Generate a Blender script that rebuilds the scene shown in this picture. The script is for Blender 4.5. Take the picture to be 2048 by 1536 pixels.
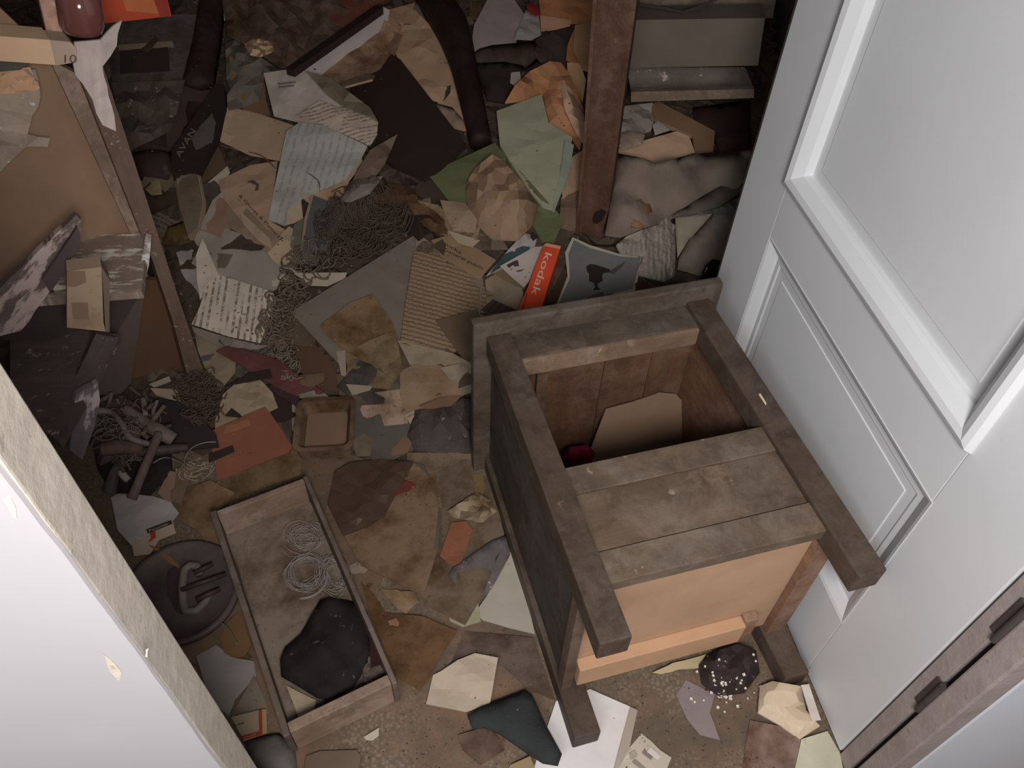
import bpy, bmesh, math, random
import numpy as np
from mathutils import Vector, Matrix
from mathutils.geometry import delaunay_2d_cdt

# ------------------------------------------------------------------ scene, camera, light, exposure
for o in list(bpy.data.objects): bpy.data.objects.remove(o)
scn = bpy.context.scene
COL = scn.collection
random.seed(7); rng = np.random.default_rng(7)
W_, H_ = 2048, 1536
FOC, NX, NY, CH = 1604.6, -73.035, 1455.8, 1.4
CAM = np.array([0., 0., CH])
n_ = np.array([NX/FOC, -NY/FOC, -1.]); n_ /= np.linalg.norm(n_)
up_ = -n_; f_ = np.array([0, 0, -1.]); Y_ = f_-up_*(f_@up_); Y_ /= np.linalg.norm(Y_); X_ = np.cross(Y_, up_)
ROT = np.array([X_, Y_, up_])
cd = bpy.data.cameras.new('camera'); cam = bpy.data.objects.new('camera', cd); COL.objects.link(cam)
M4 = Matrix([list(ROT[i])+[CAM[i]] for i in range(3)]+[[0, 0, 0, 1]])
cam.matrix_world = M4
cd.sensor_fit = 'HORIZONTAL'; cd.sensor_width = 36.; cd.lens = FOC/W_*36.; cd.clip_start = .02
scn.camera = cam
scn.view_settings.view_transform = 'Standard'; scn.view_settings.look = 'None'
scn.view_settings.exposure = 0.0; scn.view_settings.gamma = 1.0; scn.view_settings.use_curve_mapping = False
w = bpy.data.worlds.new('world'); scn.world = w; w.use_nodes = True
w.node_tree.nodes['Background'].inputs[0].default_value = (.93, .93, 1.0, 1)
w.node_tree.nodes['Background'].inputs[1].default_value = .16

def area(name, loc, target, size, power, rgb):
    l = bpy.data.lights.new(name, 'AREA'); l.shape = 'DISK'; l.size = size; l.energy = power; l.color = rgb
    o = bpy.data.objects.new(name, l); COL.objects.link(o); o.location = loc
    o.rotation_euler = (Vector(target)-Vector(loc)).to_track_quat('-Z', 'Y').to_euler()
    return o
area('room_light', (.13, -.27, 1.50), (.05, 1.1, .1), .30, 16.2, (1., .965, .93))
area('window_light', (-.45, -1.0, 1.75), (.4, 1.2, .4), 1.0, 16.0, (.93, .96, 1.))

# ------------------------------------------------------------------ helpers
def lin(c):
    c = c/255.; return c/12.92 if c <= .04045 else ((c+.055)/1.055)**2.4
EV = [(0, .13), (75, .148), (225, .234), (375, .306), (525, .354), (675, .40), (825, .46), (975, .51), (1125, .61), (1275, .67), (1450, .72)]
def col(rgb, v=900):
    e = float(np.interp(v, [a for a, b in EV], [b for a, b in EV]))
    q = [lin(c)/e for c in rgb]; y = .3*q[0]+.55*q[1]+.15*q[2]; q = [y+1.02*(c-y) for c in q]; s = min(1., .82/max(q))
    return tuple(max(0., c*s) for c in q)

_mats = {}
def mat(kind, rgb, v=900, lines=0.012, axis=None, ink=(30, 26, 26), rough=None, key=None):
    """rgb: colour as it reads in the photograph at image row v"""
    rgb = tuple(rgb)
    k = (kind, rgb, int(v/60), lines, axis, ink, rough)
    if k in _mats: return _mats[k]
    base = tuple(lin(c) for c in rgb) if v == 0 else col(rgb, v)
    m = bpy.data.materials.new(kind); m.use_nodes = True
    nt = m.node_tree; N = nt.nodes; L = nt.links; b = N['Principled BSDF']
    def nd(t, **kw):
        n = N.new(t)
        for a, c in kw.items(): setattr(n, a, c)
        return n
    def noise(scale, vec, det=4, rgh=.6, dist=0.):
        n = nd('ShaderNodeTexNoise'); n.inputs['Scale'].default_value = scale; n.inputs['Detail'].default_value = det
        n.inputs['Roughness'].default_value = rgh; n.inputs['Distortion'].default_value = dist
        L.new(vec, n.inputs['Vector']); return n.outputs['Fac']
    def ramp(fac, a, c, ca=(0, 0, 0, 1), cc=(1, 1, 1, 1)):
        r = nd('ShaderNodeValToRGB'); r.color_ramp.elements[0].position = a; r.color_ramp.elements[1].position = c
        r.color_ramp.elements[0].color = ca; r.color_ramp.elements[1].color = cc; L.new(fac, r.inputs[0]); return r.outputs[0]
    def mix(fac, A, B, mode='MIX'):
        x = nd('ShaderNodeMix', data_type='RGBA', blend_type=mode)
        for s, val in ((0, fac), (6, A), (7, B)):
            if hasattr(val, 'links') or hasattr(val, 'is_linked'): L.new(val, x.inputs[s])
            elif s == 0: x.inputs[0].default_value = val
            else: x.inputs[s].default_value = (*val, 1)
        return x.outputs[2]
    def math_(op, a, c=None):
        x = nd('ShaderNodeMath', operation=op)
        for i, val in enumerate((a, c)):
            if val is None: continue
            if isinstance(val, (int, float)): x.inputs[i].default_value = val
            else: L.new(val, x.inputs[i])
        return x.outputs[0]
    tc = nd('ShaderNodeTexCoord'); oi = nd('ShaderNodeObjectInfo')
    add = nd('ShaderNodeVectorMath', operation='MULTIPLY_ADD')
    L.new(oi.outputs['Random'], add.inputs[0]); add.inputs[1].default_value = (37, 51, 23)
    L.new(tc.outputs['Object'], add.inputs[2]); P = add.outputs[0]
    dk = tuple(c*.55 for c in base)
    R = .85 if rough is None else rough
    bump = None; bs = .0
    if kind == 'paper':
        stain = tuple(c*s for c, s in zip(base, (.62, .50, .38)))
        c = mix(ramp(noise(9, P, 5), .52, .80), base, stain)
        c = mix(ramp(noise(60, P, 3), .62, .78), c, tuple(x*.6 for x in base))
    elif kind == 'stain':
        stain = tuple(c*s for c, s in zip(base, (.42, .33, .24)))
        c = mix(ramp(noise(13, P, 6, .65), .42, .66), base, stain)
        c = mix(ramp(noise(75, P, 3), .60, .72), c, dk)
        bump = noise(40, P); bs = .3
    elif kind in ('wood', 'paintwood', 'speckwood'):
        mp = nd('ShaderNodeMapping')
        sc = {'x': (1.5, 16, 16), 'y': (16, 1.5, 16), 'z': (16, 16, 1.5), None: (1.5, 16, 16)}[axis]
        mp.inputs['Scale'].default_value = sc
        if axis is None:
            L.new(tc.outputs['UV'], mp.inputs['Vector'])
        else: L.new(P, mp.inputs['Vector'])
        g = noise(2.2, mp.outputs[0], 6, .65, .4)
        c = mix(ramp(g, .28, .72), tuple(x*.68 for x in base), tuple(min(1, x*1.12) for x in base))
        c = mix(ramp(noise(7, P, 5, .7), .42, .66), c, tuple(x*.6 for x in base))
        if kind == 'wood':
            y_ = sum(base)/3; dust = tuple(min(.8, .6*x*1.75+.4*y_*1.75+.006) for x in base)
            c = mix(math_('MULTIPLY', ramp(noise(8, P, 8, .78, .3), .47, .66), .55), c, dust)
            c = mix(math_('MULTIPLY', ramp(noise(15, P, 8, .75, .5), .52, .64), .6), c, tuple(x*.42 for x in base))
            c = mix(ramp(noise(26, P, 6, .7), .66, .72), c, tuple(min(.8, x*2.1+.015) for x in base))
            c = mix(ramp(noise(5.3, P, 6, .75), .62, .74), c, tuple(min(.8, x*1.45+.01) for x in base))
        if kind == 'paintwood':
            mp2 = nd('ShaderNodeMapping'); mp2.inputs['Scale'].default_value = {'x': (4, 14, 14), 'y': (14, 4, 14), 'z': (12, 12, 4), None: (5, 16, 16)}[axis]
            L.new(P if axis else tc.outputs['UV'], mp2.inputs['Vector'])
            c = mix(ramp(noise(2.0, mp2.outputs[0], 7, .7), .50, .57), c, tuple(min(.8, x*2.4+.05) for x in base))
        if kind == 'speckwood':
            c = mix(ramp(noise(38, P, 6, .75), .60, .68), c, tuple(min(.8, x*3+.06) for x in base))
        bump = g; bs = .25; R = .62 if rough is None else rough
    elif kind == 'print':
        sp = nd('ShaderNodeSeparateXYZ'); L.new(tc.outputs['UV'], sp.inputs[0])
        row = math_('MULTIPLY', sp.outputs[1], 1/lines); fr = math_('FRACT', row); fl = math_('FLOOR', row)
        inrow = math_('MULTIPLY', math_('GREATER_THAN', fr, .34), math_('LESS_THAN', fr, .74))
        cb = nd('ShaderNodeCombineXYZ'); L.new(math_('MULTIPLY', sp.outputs[0], 1.6/lines), cb.inputs[0]); L.new(math_('MULTIPLY', fl, 7.3), cb.inputs[1])
        L.new(math_('MULTIPLY', fr, 1.3), cb.inputs[2])
        word = ramp(noise(1.0, cb.outputs[0], 3, .8), .42, .52)
        cb2 = nd('ShaderNodeCombineXYZ'); L.new(math_('MULTIPLY', sp.outputs[0], .16/lines), cb2.inputs[0]); L.new(math_('MULTIPLY', fl, 3.1), cb2.inputs[1])
        para = ramp(noise(1.0, cb2.outputs[0], 1), .38, .44)
        f = math_('MULTIPLY', math_('MULTIPLY', inrow, word), math_('MULTIPLY', para, .75))
        c = mix(ramp(noise(8, P, 5), .5, .85), base, tuple(x*s for x, s in zip(base, (.7, .6, .48))))
        c = mix(math_('MULTIPLY', f, .5 if rough else 1.), c, col(ink, v))
    elif kind == 'speck':
        c = mix(ramp(noise(7, P, 6, .7), .35, .7), dk, base)
        c = mix(ramp(noise(45, P, 6, .75), .62, .66), c, tuple(min(.8, x*2.6+.05) for x in base))
        bump = noise(30, P); bs = .5
    elif kind == 'cloth':
        c = mix(ramp(noise(14, P, 5), .35, .75), tuple(x*.7 for x in base), base)
        bump = noise(220, P, 2); bs = .25; R = .95
    elif kind == 'plaster':
        c = mix(ramp(noise(18, P, 6, .7), .35, .72), tuple(x*.74 for x in base), base)
        c = mix(ramp(noise(70, P, 3), .66, .72), c, tuple(x*.6 for x in base))
        bump = noise(60, P, 5); bs = .35
    elif kind == 'paint':
        c = mix(ramp(noise(3, P, 5), .3, .75), tuple(x*.90 for x in base), base)
        c = mix(ramp(noise(28, P, 5, .7), .70, .76), c, tuple(x*.72 for x in base))
        bump = noise(9, P, 3); bs = .06; R = .42 if rough is None else rough
    elif kind == 'lino':
        vo = nd('ShaderNodeTexVoronoi'); vo.inputs['Scale'].default_value = 150; L.new(P, vo.inputs['Vector'])
        c = mix(ramp(vo.outputs['Distance'], .25, .62), tuple(min(1, x*1.2) for x in base), tuple(x*.72 for x in base))
        c2 = mix(ramp(noise(7, P, 6, .7), .4, .62), tuple(x*.62 for x in base), tuple(x*s for x, s in zip(base, (1.05, .86, .76))))
        c = mix(ramp(noise(3.4, P, 6, .72), .44, .56), c, c2)
        c = mix(ramp(noise(5.1, P, 6, .72, .5), .60, .70), c, tuple(x*s for x, s in zip(base, (.82, .52, .46))))
        c = mix(ramp(noise(38, P, 5, .7), .64, .70), c, tuple(x*.3 for x in base))
        bump = noise(55, P, 5); bs = .4
    elif kind == 'metal':
        c = mix(ramp(noise(12, P, 6, .7), .4, .66), base, tuple(x*.6 for x in base))
        R = .5; bump = noise(30, P); bs = .15
    else:  # plain
        c = mix(ramp(noise(10, P, 4), .4, .8), base, tuple(x*.82 for x in base))
    L.new(c, b.inputs['Base Color']); b.inputs['Roughness'].default_value = R
    b.inputs['Specular IOR Level'].default_value = .25
    if kind == 'gloss': b.inputs['Roughness'].default_value = .12; b.inputs['Specular IOR Level'].default_value = .6
    if bump is not None:
        bn = nd('ShaderNodeBump'); bn.inputs['Strength'].default_value = bs; bn.inputs['Distance'].default_value = .004
        L.new(bump, bn.inputs['Height']); L.new(bn.outputs[0], b.inputs['Normal'])
    _mats[k] = m
    return m

def meta(o, label=None, cat=None, group=None, kind=None):
    if label: o['label'] = label
    if cat: o['category'] = cat
    if group: o['group'] = group
    if kind: o['kind'] = kind
    return o
def empty(name, loc=(0, 0, 0), rz=0.):
    o = bpy.data.objects.new(name, None); COL.objects.link(o); o.location = loc; o.rotation_euler = (0, 0, rz)
    o.empty_display_size = .05; return o
def mkobj(name, verts, faces, m, parent=None, uv=None, smooth=False, center=True):
    """verts in world space (or in the parent's space when the parent is placed and center is False)"""
    V = np.array(verts, float)
    off = V.mean(0) if (center and parent is None) else np.zeros(3)
    if center and parent is not None: off = np.array(parent.location)
    me = bpy.data.meshes.new(name); me.from_pydata((V-off).tolist(), [], [list(map(int, f)) for f in faces])
    me.materials.append(m)
    if uv is not None:
        ul = me.uv_layers.new(name='UVMap'); idx = np.empty(len(me.loops), int); me.loops.foreach_get('vertex_index', idx)
        ul.data.foreach_set('uv', np.array(uv, float)[idx].ravel())
    if smooth: me.polygons.foreach_set('use_smooth', [True]*len(me.polygons))
    me.update()
    o = bpy.data.objects.new(name, me); COL.objects.link(o)
    if parent is not None: o.parent = parent
    else: o.location = off
    return o
def box(name, lo, hi, m, parent=None, bev=.002, taper=None):
    bm = bmesh.new(); bmesh.ops.create_cube(bm, size=1.)
    lo = np.array(lo, float); hi = np.array(hi, float); c = (lo+hi)/2; s = hi-lo
    par = parent is not None
    for vv in bm.verts: vv.co = Vector([vv.co[i]*s[i]+(c[i] if par else 0) for i in range(3)])
    if bev: bmesh.ops.bevel(bm, geom=list(bm.edges), offset=min(bev, min(s)*.3), segments=2, affect='EDGES', profile=.6)
    me = bpy.data.meshes.new(name); bm.to_mesh(me); bm.free(); me.materials.append(m)
    o = bpy.data.objects.new(name, me); COL.objects.link(o)
    if par: o.parent = parent
    else: o.location = c
    return o
def join_into(name, boxes, m, parent, bev=.0015):
    bm = bmesh.new()
    for lo, hi in boxes:
        r = bmesh.ops.create_cube(bm, size=1.); lo = np.array(lo); hi = np.array(hi)
        for vv in r['verts']: vv.co = Vector([vv.co[i]*(hi-lo)[i]+((lo+hi)/2)[i] for i in range(3)])
    bmesh.ops.bevel(bm, geom=list(bm.edges), offset=bev, segments=1, affect='EDGES')
    me = bpy.data.meshes.new(name); bm.to_mesh(me); bm.free(); me.materials.append(m)
    o = bpy.data.objects.new(name, me); COL.objects.link(o); o.parent = parent; return o
def tube(path, r, sides=5, closed=False):
    """returns verts, faces for a tube along world points; r scalar or list"""
    P = [Vector(p) for p in path]; n = len(P); vs = []; fs = []
    nrm = Vector((.3, .2, 1)).normalized()
    for i, p in enumerate(P):
        t = (P[min(i+1, n-1)]-P[max(i-1, 0)]);
        if t.length < 1e-7: t = Vector((1, 0, 0))
        t.normalize(); a = nrm-t*nrm.dot(t)
        if a.length < 1e-4: a = t.orthogonal()
        a.normalize(); nrm = a; bb = t.cross(a); rr = r[i] if hasattr(r, '__len__') else r
        for k in range(sides):
            th = 2*math.pi*k/sides; vs.append(p+(a*math.cos(th)+bb*math.sin(th))*rr)
    for i in range(n-1):
        for k in range(sides):
            k2 = (k+1) % sides; fs.append((i*sides+k, i*sides+k2, (i+1)*sides+k2, (i+1)*sides+k))
    fs.append(tuple(range(sides))[::-1]); fs.append(tuple((n-1)*sides+k for k in range(sides)))
    return [tuple(v) for v in vs], fs
def multitube(name, paths, r, m, parent=None, sides=5, smooth=True):
    V = []; F = []
    for i, p in enumerate(paths):
        rr = r[i] if hasattr(r, '__len__') else r
        v, f = tube(p, rr, sides); o = len(V); V += v; F += [tuple(a+o for a in q) for q in f]
    return mkobj(name, V, F, m, parent, smooth=smooth)
def lathe(prof, seg=40):
    V = []; F = []
    for (r, z) in prof:
        for k in range(seg): V.append((r*math.cos(2*math.pi*k/seg), r*math.sin(2*math.pi*k/seg), z))
    for i in range(len(prof)-1):
        for k in range(seg): k2 = (k+1) % seg; F.append((i*seg+k, i*seg+k2, (i+1)*seg+k2, (i+1)*seg+k))
    F.append(tuple(range(seg))[::-1]); F.append(tuple((len(prof)-1)*seg+k for k in range(seg)))
    return V, F

# ---- rays and surfaces
def rays(uv):
    uv = np.asarray(uv, float); d = np.stack([(uv[:, 0]-1024)/FOC, -(uv[:, 1]-768)/FOC, -np.ones(len(uv))], 1)
    return d@ROT.T
def at(u, v, z=0.):
    r = rays([(u, v)])[0]; return CAM+r*((z-CH)/r[2])
def pv(u, v, p0, n):
    r = rays([(u, v)])[0]; p0 = np.array(p0); n = np.array(n)/np.linalg.norm(n); return CAM+r*(((p0-CAM)@n)/(r@n))
GX0, GX1, GY0, GY1, GS = -2.3, 1.5, .1, 3.9, .01
gx = np.arange(GX0, GX1, GS); gy = np.arange(GY0, GY1, GS)
GXX, GYY = np.meshgrid(gx, gy, indexing='ij')
def vnoise(x, y, sc, seed):
    r = np.random.default_rng(seed); out = np.zeros_like(x)
    for i in range(7):
        a = r.uniform(0, 2*math.pi); k = sc*r.uniform(.6, 1.7)
        out += np.sin((x*math.cos(a)+y*math.sin(a))*k+r.uniform(0, 6.3))
    return out/7
HF = np.interp(GYY, [0, 1.0, 1.25, 1.7, 2.3, 3.0, 3.6], [0, .0, .03, .13, .30, .50, .62])
HF = HF*np.clip(.8+.5*vnoise(GXX, GYY, 3.5, 3), .4, 1.4)+np.where(GYY > 1.0, .018*vnoise(GXX, GYY, 22, 5)+.012, 0)*np.clip((GYY-1.0)*4, 0, 1)
HF = np.maximum(HF, 0)
HF0 = HF.copy()
def hfz(x, y):
    i = np.clip((x-GX0)/GS, 0, len(gx)-1.001); j = np.clip((y-GY0)/GS, 0, len(gy)-1.001)
    i0 = i.astype(int); j0 = j.astype(int); a = i-i0; b = j-j0
    return (HF[i0, j0]*(1-a)*(1-b)+HF[i0+1, j0]*a*(1-b)+HF[i0, j0+1]*(1-a)*b+HF[i0+1, j0+1]*a*b)
ZS = np.linspace(1.25, -.02, 520)
def march(uv, S):
    r = rays(uv); T = (ZS[None, :]-CH)/r[:, 2:3]
    x = r[:, 0:1]*T; y = r[:, 1:2]*T
    d = ZS[None, :]-S(x, y)
    neg = d <= 0; neg[:, -1] = True
    k = np.argmax(neg, 1); k = np.maximum(k, 1); idx = np.arange(len(k))
    d0 = d[idx, k-1]; d1 = d[idx, k]; f = np.clip(d0/np.where(abs(d0-d1) < 1e-9, 1, d0-d1), 0, 1)
    t = T[idx, k-1]+(T[idx, k]-T[idx, k-1])*f
    return CAM+r*t[:, None]
def inpoly(x, y, poly):
    c = np.zeros(x.shape, bool); n = len(poly)
    for i in range(n):
        x0, y0 = poly[i]; x1, y1 = poly[(i+1) % n]
        if y0 == y1: continue
        c ^= ((y0 > y) != (y1 > y)) & (x < (x1-x0)*(y-y0)/(y1-y0)+x0)
    return c
def edist(x, y, poly):
    d = np.full(x.shape, 9.)
    for i in range(len(poly)):
        a = poly[i]; b = poly[(i+1) % len(poly)]; e = b-a; L2 = max(e@e, 1e-12)
        t = np.clip(((x-a[0])*e[0]+(y-a[1])*e[1])/L2, 0, 1)
        d = np.minimum(d, np.hypot(x-a[0]-t*e[0], y-a[1]-t*e[1]))
    return d
def densify(poly, step, tear, r):
    out = []
    n = len(poly)
    for i in range(n):
        a = np.array(poly[i], float); b = np.array(poly[(i+1) % n], float); L = np.linalg.norm(b-a); k = max(1, int(round(L/step)))
        nn = np.array([-(b-a)[1], (b-a)[0]])/max(L, 1e-6)
        for j in range(k):
            p = a+(b-a)*j/k
            if tear and (j > 0): p = p+nn*r.uniform(-tear, tear)
            out.append(p)
    return out
def cdt(poly, step, r):
    P = list(poly); n = len(P); A = np.array(P)
    xs = np.arange(A[:, 0].min()+step*.6, A[:, 0].max(), step); ys = np.arange(A[:, 1].min()+step*.6, A[:, 1].max(), step)
    if len(xs) and len(ys):
        gxx, gyy = np.meshgrid(xs, ys); q = np.stack([gxx.ravel(), gyy.ravel()], 1)+r.uniform(-.3, .3, (gxx.size, 2))*step
        ok = inpoly(q[:, 0], q[:, 1], A) & (edist(q[:, 0], q[:, 1], A) > step*.45)
        P += list(q[ok])
    res = delaunay_2d_cdt([Vector((float(p[0]), float(p[1]))) for p in P], [(i, (i+1) % n) for i in range(n)], [], 1, 1e-4)
    return np.array([tuple(v) for v in res[0]]), [tuple(f) for f in res[2]]
def thicken(top, faces, th):
    n = len(top); bot = np.array(top)-np.array(th)
    cnt = {}
    for f in faces:
        for a, b in zip(f, f[1:]+f[:1]): cnt[(a, b)] = cnt.get((a, b), 0)+1
    F = [f for f in faces]+[tuple(i+n for i in f[::-1]) for f in faces]
    for (a, b) in cnt:
        if (b, a) not in cnt: F.append((b, a, a+n, b+n))
    return np.vstack([top, bot]), F
def orient(top, faces, d=(0, 0, 1)):
    out = []; s = 0.
    for f in faces:
        a, b, c = top[f[0]], top[f[1]], top[f[2]]; s += np.cross(b-a, c-a)@np.array(d)
    return [f[::-1] for f in faces] if s < 0 else faces

_seed = [100]
def pp(s): return [tuple(map(float, q.split(','))) for q in s.split()]
def S(name, label, cat, poly, rgb, kind='paper', th=.0012, tilt=None, crumple=.003, bulge=0., lift=.0, rigid=False, tear=0.,
      smooth=False, group=None, udir=None, lines=.012, ink=(30, 26, 26), step=None, parent=None, wl=.10, ridge=0., update=True, v=None, curl=0., okind=None, rough=None):
    """a loose sheet, card, cloth or lump dropped on the heap; poly = its outline, given as sight lines, th = its real thickness"""
    if isinstance(poly, str): poly = pp(poly)
    _seed[0] += 1; r = np.random.default_rng(_seed[0])
    A = np.array(poly); size = max(np.ptp(A[:, 0]), np.ptp(A[:, 1])); vm = A[:, 1].mean() if v is None else v
    st = step or max(5., min(size/9., 16.))
    bd = densify(poly, st, tear, r)
    P0 = march(A, lambda x, y: hfz(x, y)+.002)
    # resting plane fitted to what lies below
    uvf, _ = cdt(densify(poly, max(size/8, 4), 0, r), max(size/8, 4), r)
    Q = march(uvf, lambda x, y: hfz(x, y))
    B = np.c_[Q[:, 0], Q[:, 1], np.ones(len(Q))]
    co, *_r = np.linalg.lstsq(B, Q[:, 2], rcond=None)
    co[:2] = np.clip(co[:2], -.5, .5); c0 = Q.mean(0)
    if tilt is None: tilt = r.uniform(-.06, .06, 2)
    co[:2] += tilt; co[2] = c0[2]-co[0]*c0[0]-co[1]*c0[1]
    resid = Q[:, 2]-B@co
    co[2] += min(np.percentile(resid, 95 if rigid else 70), .03 if rigid else .008)+.0015+lift+(th if th > .003 else 0)
    k = []
    for i in range(4):
        a = r.uniform(0, 6.3); q = 2*math.pi/(wl*r.uniform(.5, 1.6)); k.append((math.cos(a)*q, math.sin(a)*q, r.uniform(0, 6.3), r.uniform(.5, 1)))
    wp = [None]
    rd = None
    if ridge:
        a = at(*udir[0], 0); b = at(*udir[1], 0); rd = (b-a)[:2]; rd = rd/np.linalg.norm(rd); rd = np.array([-rd[1], rd[0]])
    def surf(x, y):
        z = co[0]*x+co[1]*y+co[2]
        if crumple:
            for (a, b, ph, am) in k: z = z+crumple*am*np.abs(np.mod((a*x+b*y+ph)/math.pi, 2)-1)
        if not rigid: z = np.maximum(z, hfz(x, y)+.0016)
        if ridge: z = z+ridge*np.sin((x*rd[0]+y*rd[1])*2*math.pi/.0115)
        if bulge and wp[0] is not None:
            d = edist(x, y, wp[0]); ins = inpoly(x, y, wp[0]); t = np.clip(d/dm[0], 0, 1)
            z = z+np.where(ins, bulge*np.sqrt(1-(1-t)**2), 0)
        return z
    dm = [1.]
    if bulge:
        Wp = march(A, surf)[:, :2]; area_ = .5*abs(sum(Wp[i][0]*Wp[i-1][1]-Wp[i-1][0]*Wp[i][1] for i in range(len(Wp))))
        dm[0] = max(.01, .55*math.sqrt(area_/math.pi)*1.2); wp[0] = Wp
    uv, faces = cdt(bd, st, r)
    top = march(uv, surf)
    if tear or crumple: pass
    faces = orient(top, faces)
    ud = udir or (poly[0], poly[1])
    a = at(*ud[0], 0); b = at(*ud[1], 0); e1 = (b-a)[:2]/max(1e-6, np.linalg.norm((b-a)[:2])); e2 = np.array([-e1[1], e1[0]])
    t2 = th if not bulge else max(th, .004)
    VV, FF = thicken(top, faces, (0, 0, t2))
    uvm = np.stack([VV[:, :2]@e1, VV[:, :2]@e2], 1)
    o = mkobj(name, VV, FF, mat(kind, rgb, vm, lines=lines, ink=ink, rough=rough), parent, uv=uvm, smooth=smooth)
    if parent is None: meta(o, label, cat, group, okind)
    elif label: o['label'] = label
    _surf[o.name] = surf; _cent.append((o, (A[:, 0].mean(), A[:, 1].mean()))); o['_rgb'] = [float(c) for c in rgb]
    if update:
        wpz = march(A, surf)[:, :2]
        i0, i1 = np.searchsorted(gx, [wpz[:, 0].min(), wpz[:, 0].max()]); j0, j1 = np.searchsorted(gy, [wpz[:, 1].min(), wpz[:, 1].max()])
        if i1 > i0 and j1 > j0:
            sx = GXX[i0:i1, j0:j1]; sy = GYY[i0:i1, j0:j1]; ins = inpoly(sx, sy, wpz)
            zz = surf(sx, sy); h = HF[i0:i1, j0:j1]; zz = np.minimum(zz, np.minimum(h+(.004 if not (bulge or rigid or lift) else .012+bulge+lift+th), HF0[i0:i1, j0:j1]+.10+bulge+lift)); HF[i0:i1, j0:j1] = np.where(ins, np.maximum(h, zz), h)
    return o
_surf = {}; _cent = []
def mark(parent, name, poly, rgb, kind='plain', label=None, lift=.0009, v=None, tear=0., surf=None):
    """a printed patch, tape or label lying on a sheet, a child of it"""
    if isinstance(poly, str): poly = pp(poly)
    sf = surf or _surf[parent.name]; A = np.array(poly); r = np.random.default_rng(len(poly)+int(A[0, 0]))
    size = max(np.ptp(A[:, 0]), np.ptp(A[:, 1])); st = max(4., size/7)
    uv, f = cdt(densify(poly, st, tear, r), st, r)
    top = march(uv, lambda x, y: sf(x, y)+lift)
    f = orient(top, f); VV, FF = thicken(top, f, (0, 0, .0004))
    o = mkobj(name, VV, FF, mat(kind, rgb, A[:, 1].mean() if v is None else v), parent, uv=VV[:, :2])
    if label: o['label'] = label
    return o
def glyphs(text, spacing=1.):
    c = bpy.data.curves.new('t', 'FONT'); c.body = text; c.size = 1.; c.space_character = spacing; c.resolution_u = 3
    o = bpy.data.objects.new('t', c); COL.objects.link(o)
    dg = bpy.context.evaluated_depsgraph_get(); dg.update(); me = bpy.data.meshes.new_from_object(o.evaluated_get(dg))
    V = np.array([tuple(v.co)[:2] for v in me.vertices]); F = [tuple(p.vertices) for p in me.polygons]
    bpy.data.objects.remove(o); bpy.data.curves.remove(c); bpy.data.meshes.remove(me)
    return V, F
def letters(parent, text, p0, p1, hpx, rgb, proj=None, name='lettering', v=None, slant=0.):
    """lettering printed along p0 -> p1 (baseline) with cap height hpx, on the parent's surface"""
    V, F = glyphs(text)
    if not len(V): return
    p0 = np.array(p0, float); p1 = np.array(p1, float); e = p1-p0; Lp = np.linalg.norm(e); e /= Lp; nrm = np.array([e[1], -e[0]])
    V[:, 0] -= V[:, 0].min(); x = V[:, 0]/V[:, 0].max()*Lp; y = V[:, 1]/.72*hpx
    uv = p0+np.outer(x, e)+np.outer(y, nrm)
    if proj is None:
        sf = _surf[parent.name]; top = march(uv, lambda a, b: sf(a, b)+.0016); d = (0, 0, .0004)
    else:
        top = np.array([pv(a, b, proj[0]+np.array(proj[1])*.0015, proj[1]) for a, b in uv]); d = np.array(proj[1])*.0006
    F = orient(top, F, d)
    VV, FF = thicken(top, F, d)
    return mkobj(name, VV, FF, mat('plain', rgb, p0[1] if v is None else v), parent)
def V(name, label, cat, poly, p0, n, th, rgb, kind='wood', parent=None, tear=0., group=None, v=None, udir=None, okind=None, rumple=0., lines=.012):
    """a rigid board or panel standing in the plane through p0 with normal n (towards the viewer), th thick"""
    if isinstance(poly, str): poly = pp(poly)
    rgb = tuple(c*.82 for c in rgb); n = np.array(n, float); n /= np.linalg.norm(n); p0 = np.array(p0, float); r = np.random.default_rng(int(poly[0][0]*7+poly[0][1]+500))
    A = np.array(poly); size = max(np.ptp(A[:, 0]), np.ptp(A[:, 1])); st = max(8., size/10) if (tear or rumple) else 5000
    bd = densify(poly, st if tear else 5000, tear, r)
    uv, f = cdt(bd, st, r); top = np.array([pv(a, b, p0, n) for a, b in uv])
    if rumple: top = top+n*r.uniform(0, rumple, (len(top), 1))
    f = orient(top, f, n); VV, FF = thicken(top, f, n*th)
    ud = udir or (poly[0], poly[1]); e1 = pv(*ud[1], p0, n)-pv(*ud[0], p0, n); e1 /= np.linalg.norm(e1); e2 = np.cross(n, e1)
    o = mkobj(name, VV, FF, mat(kind, rgb, A[:, 1].mean() if v is None else v, lines=lines), parent, uv=np.stack([VV@e1, VV@e2], 1))
    if parent is None: meta(o, label, cat, group, okind)
    elif label: o['label'] = label
    return o
def raise_hf(px_poly_world, z):
    A = np.array(px_poly_world)
    ins = inpoly(GXX, GYY, A); HF[ins] = np.maximum(HF[ins], z)

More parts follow.
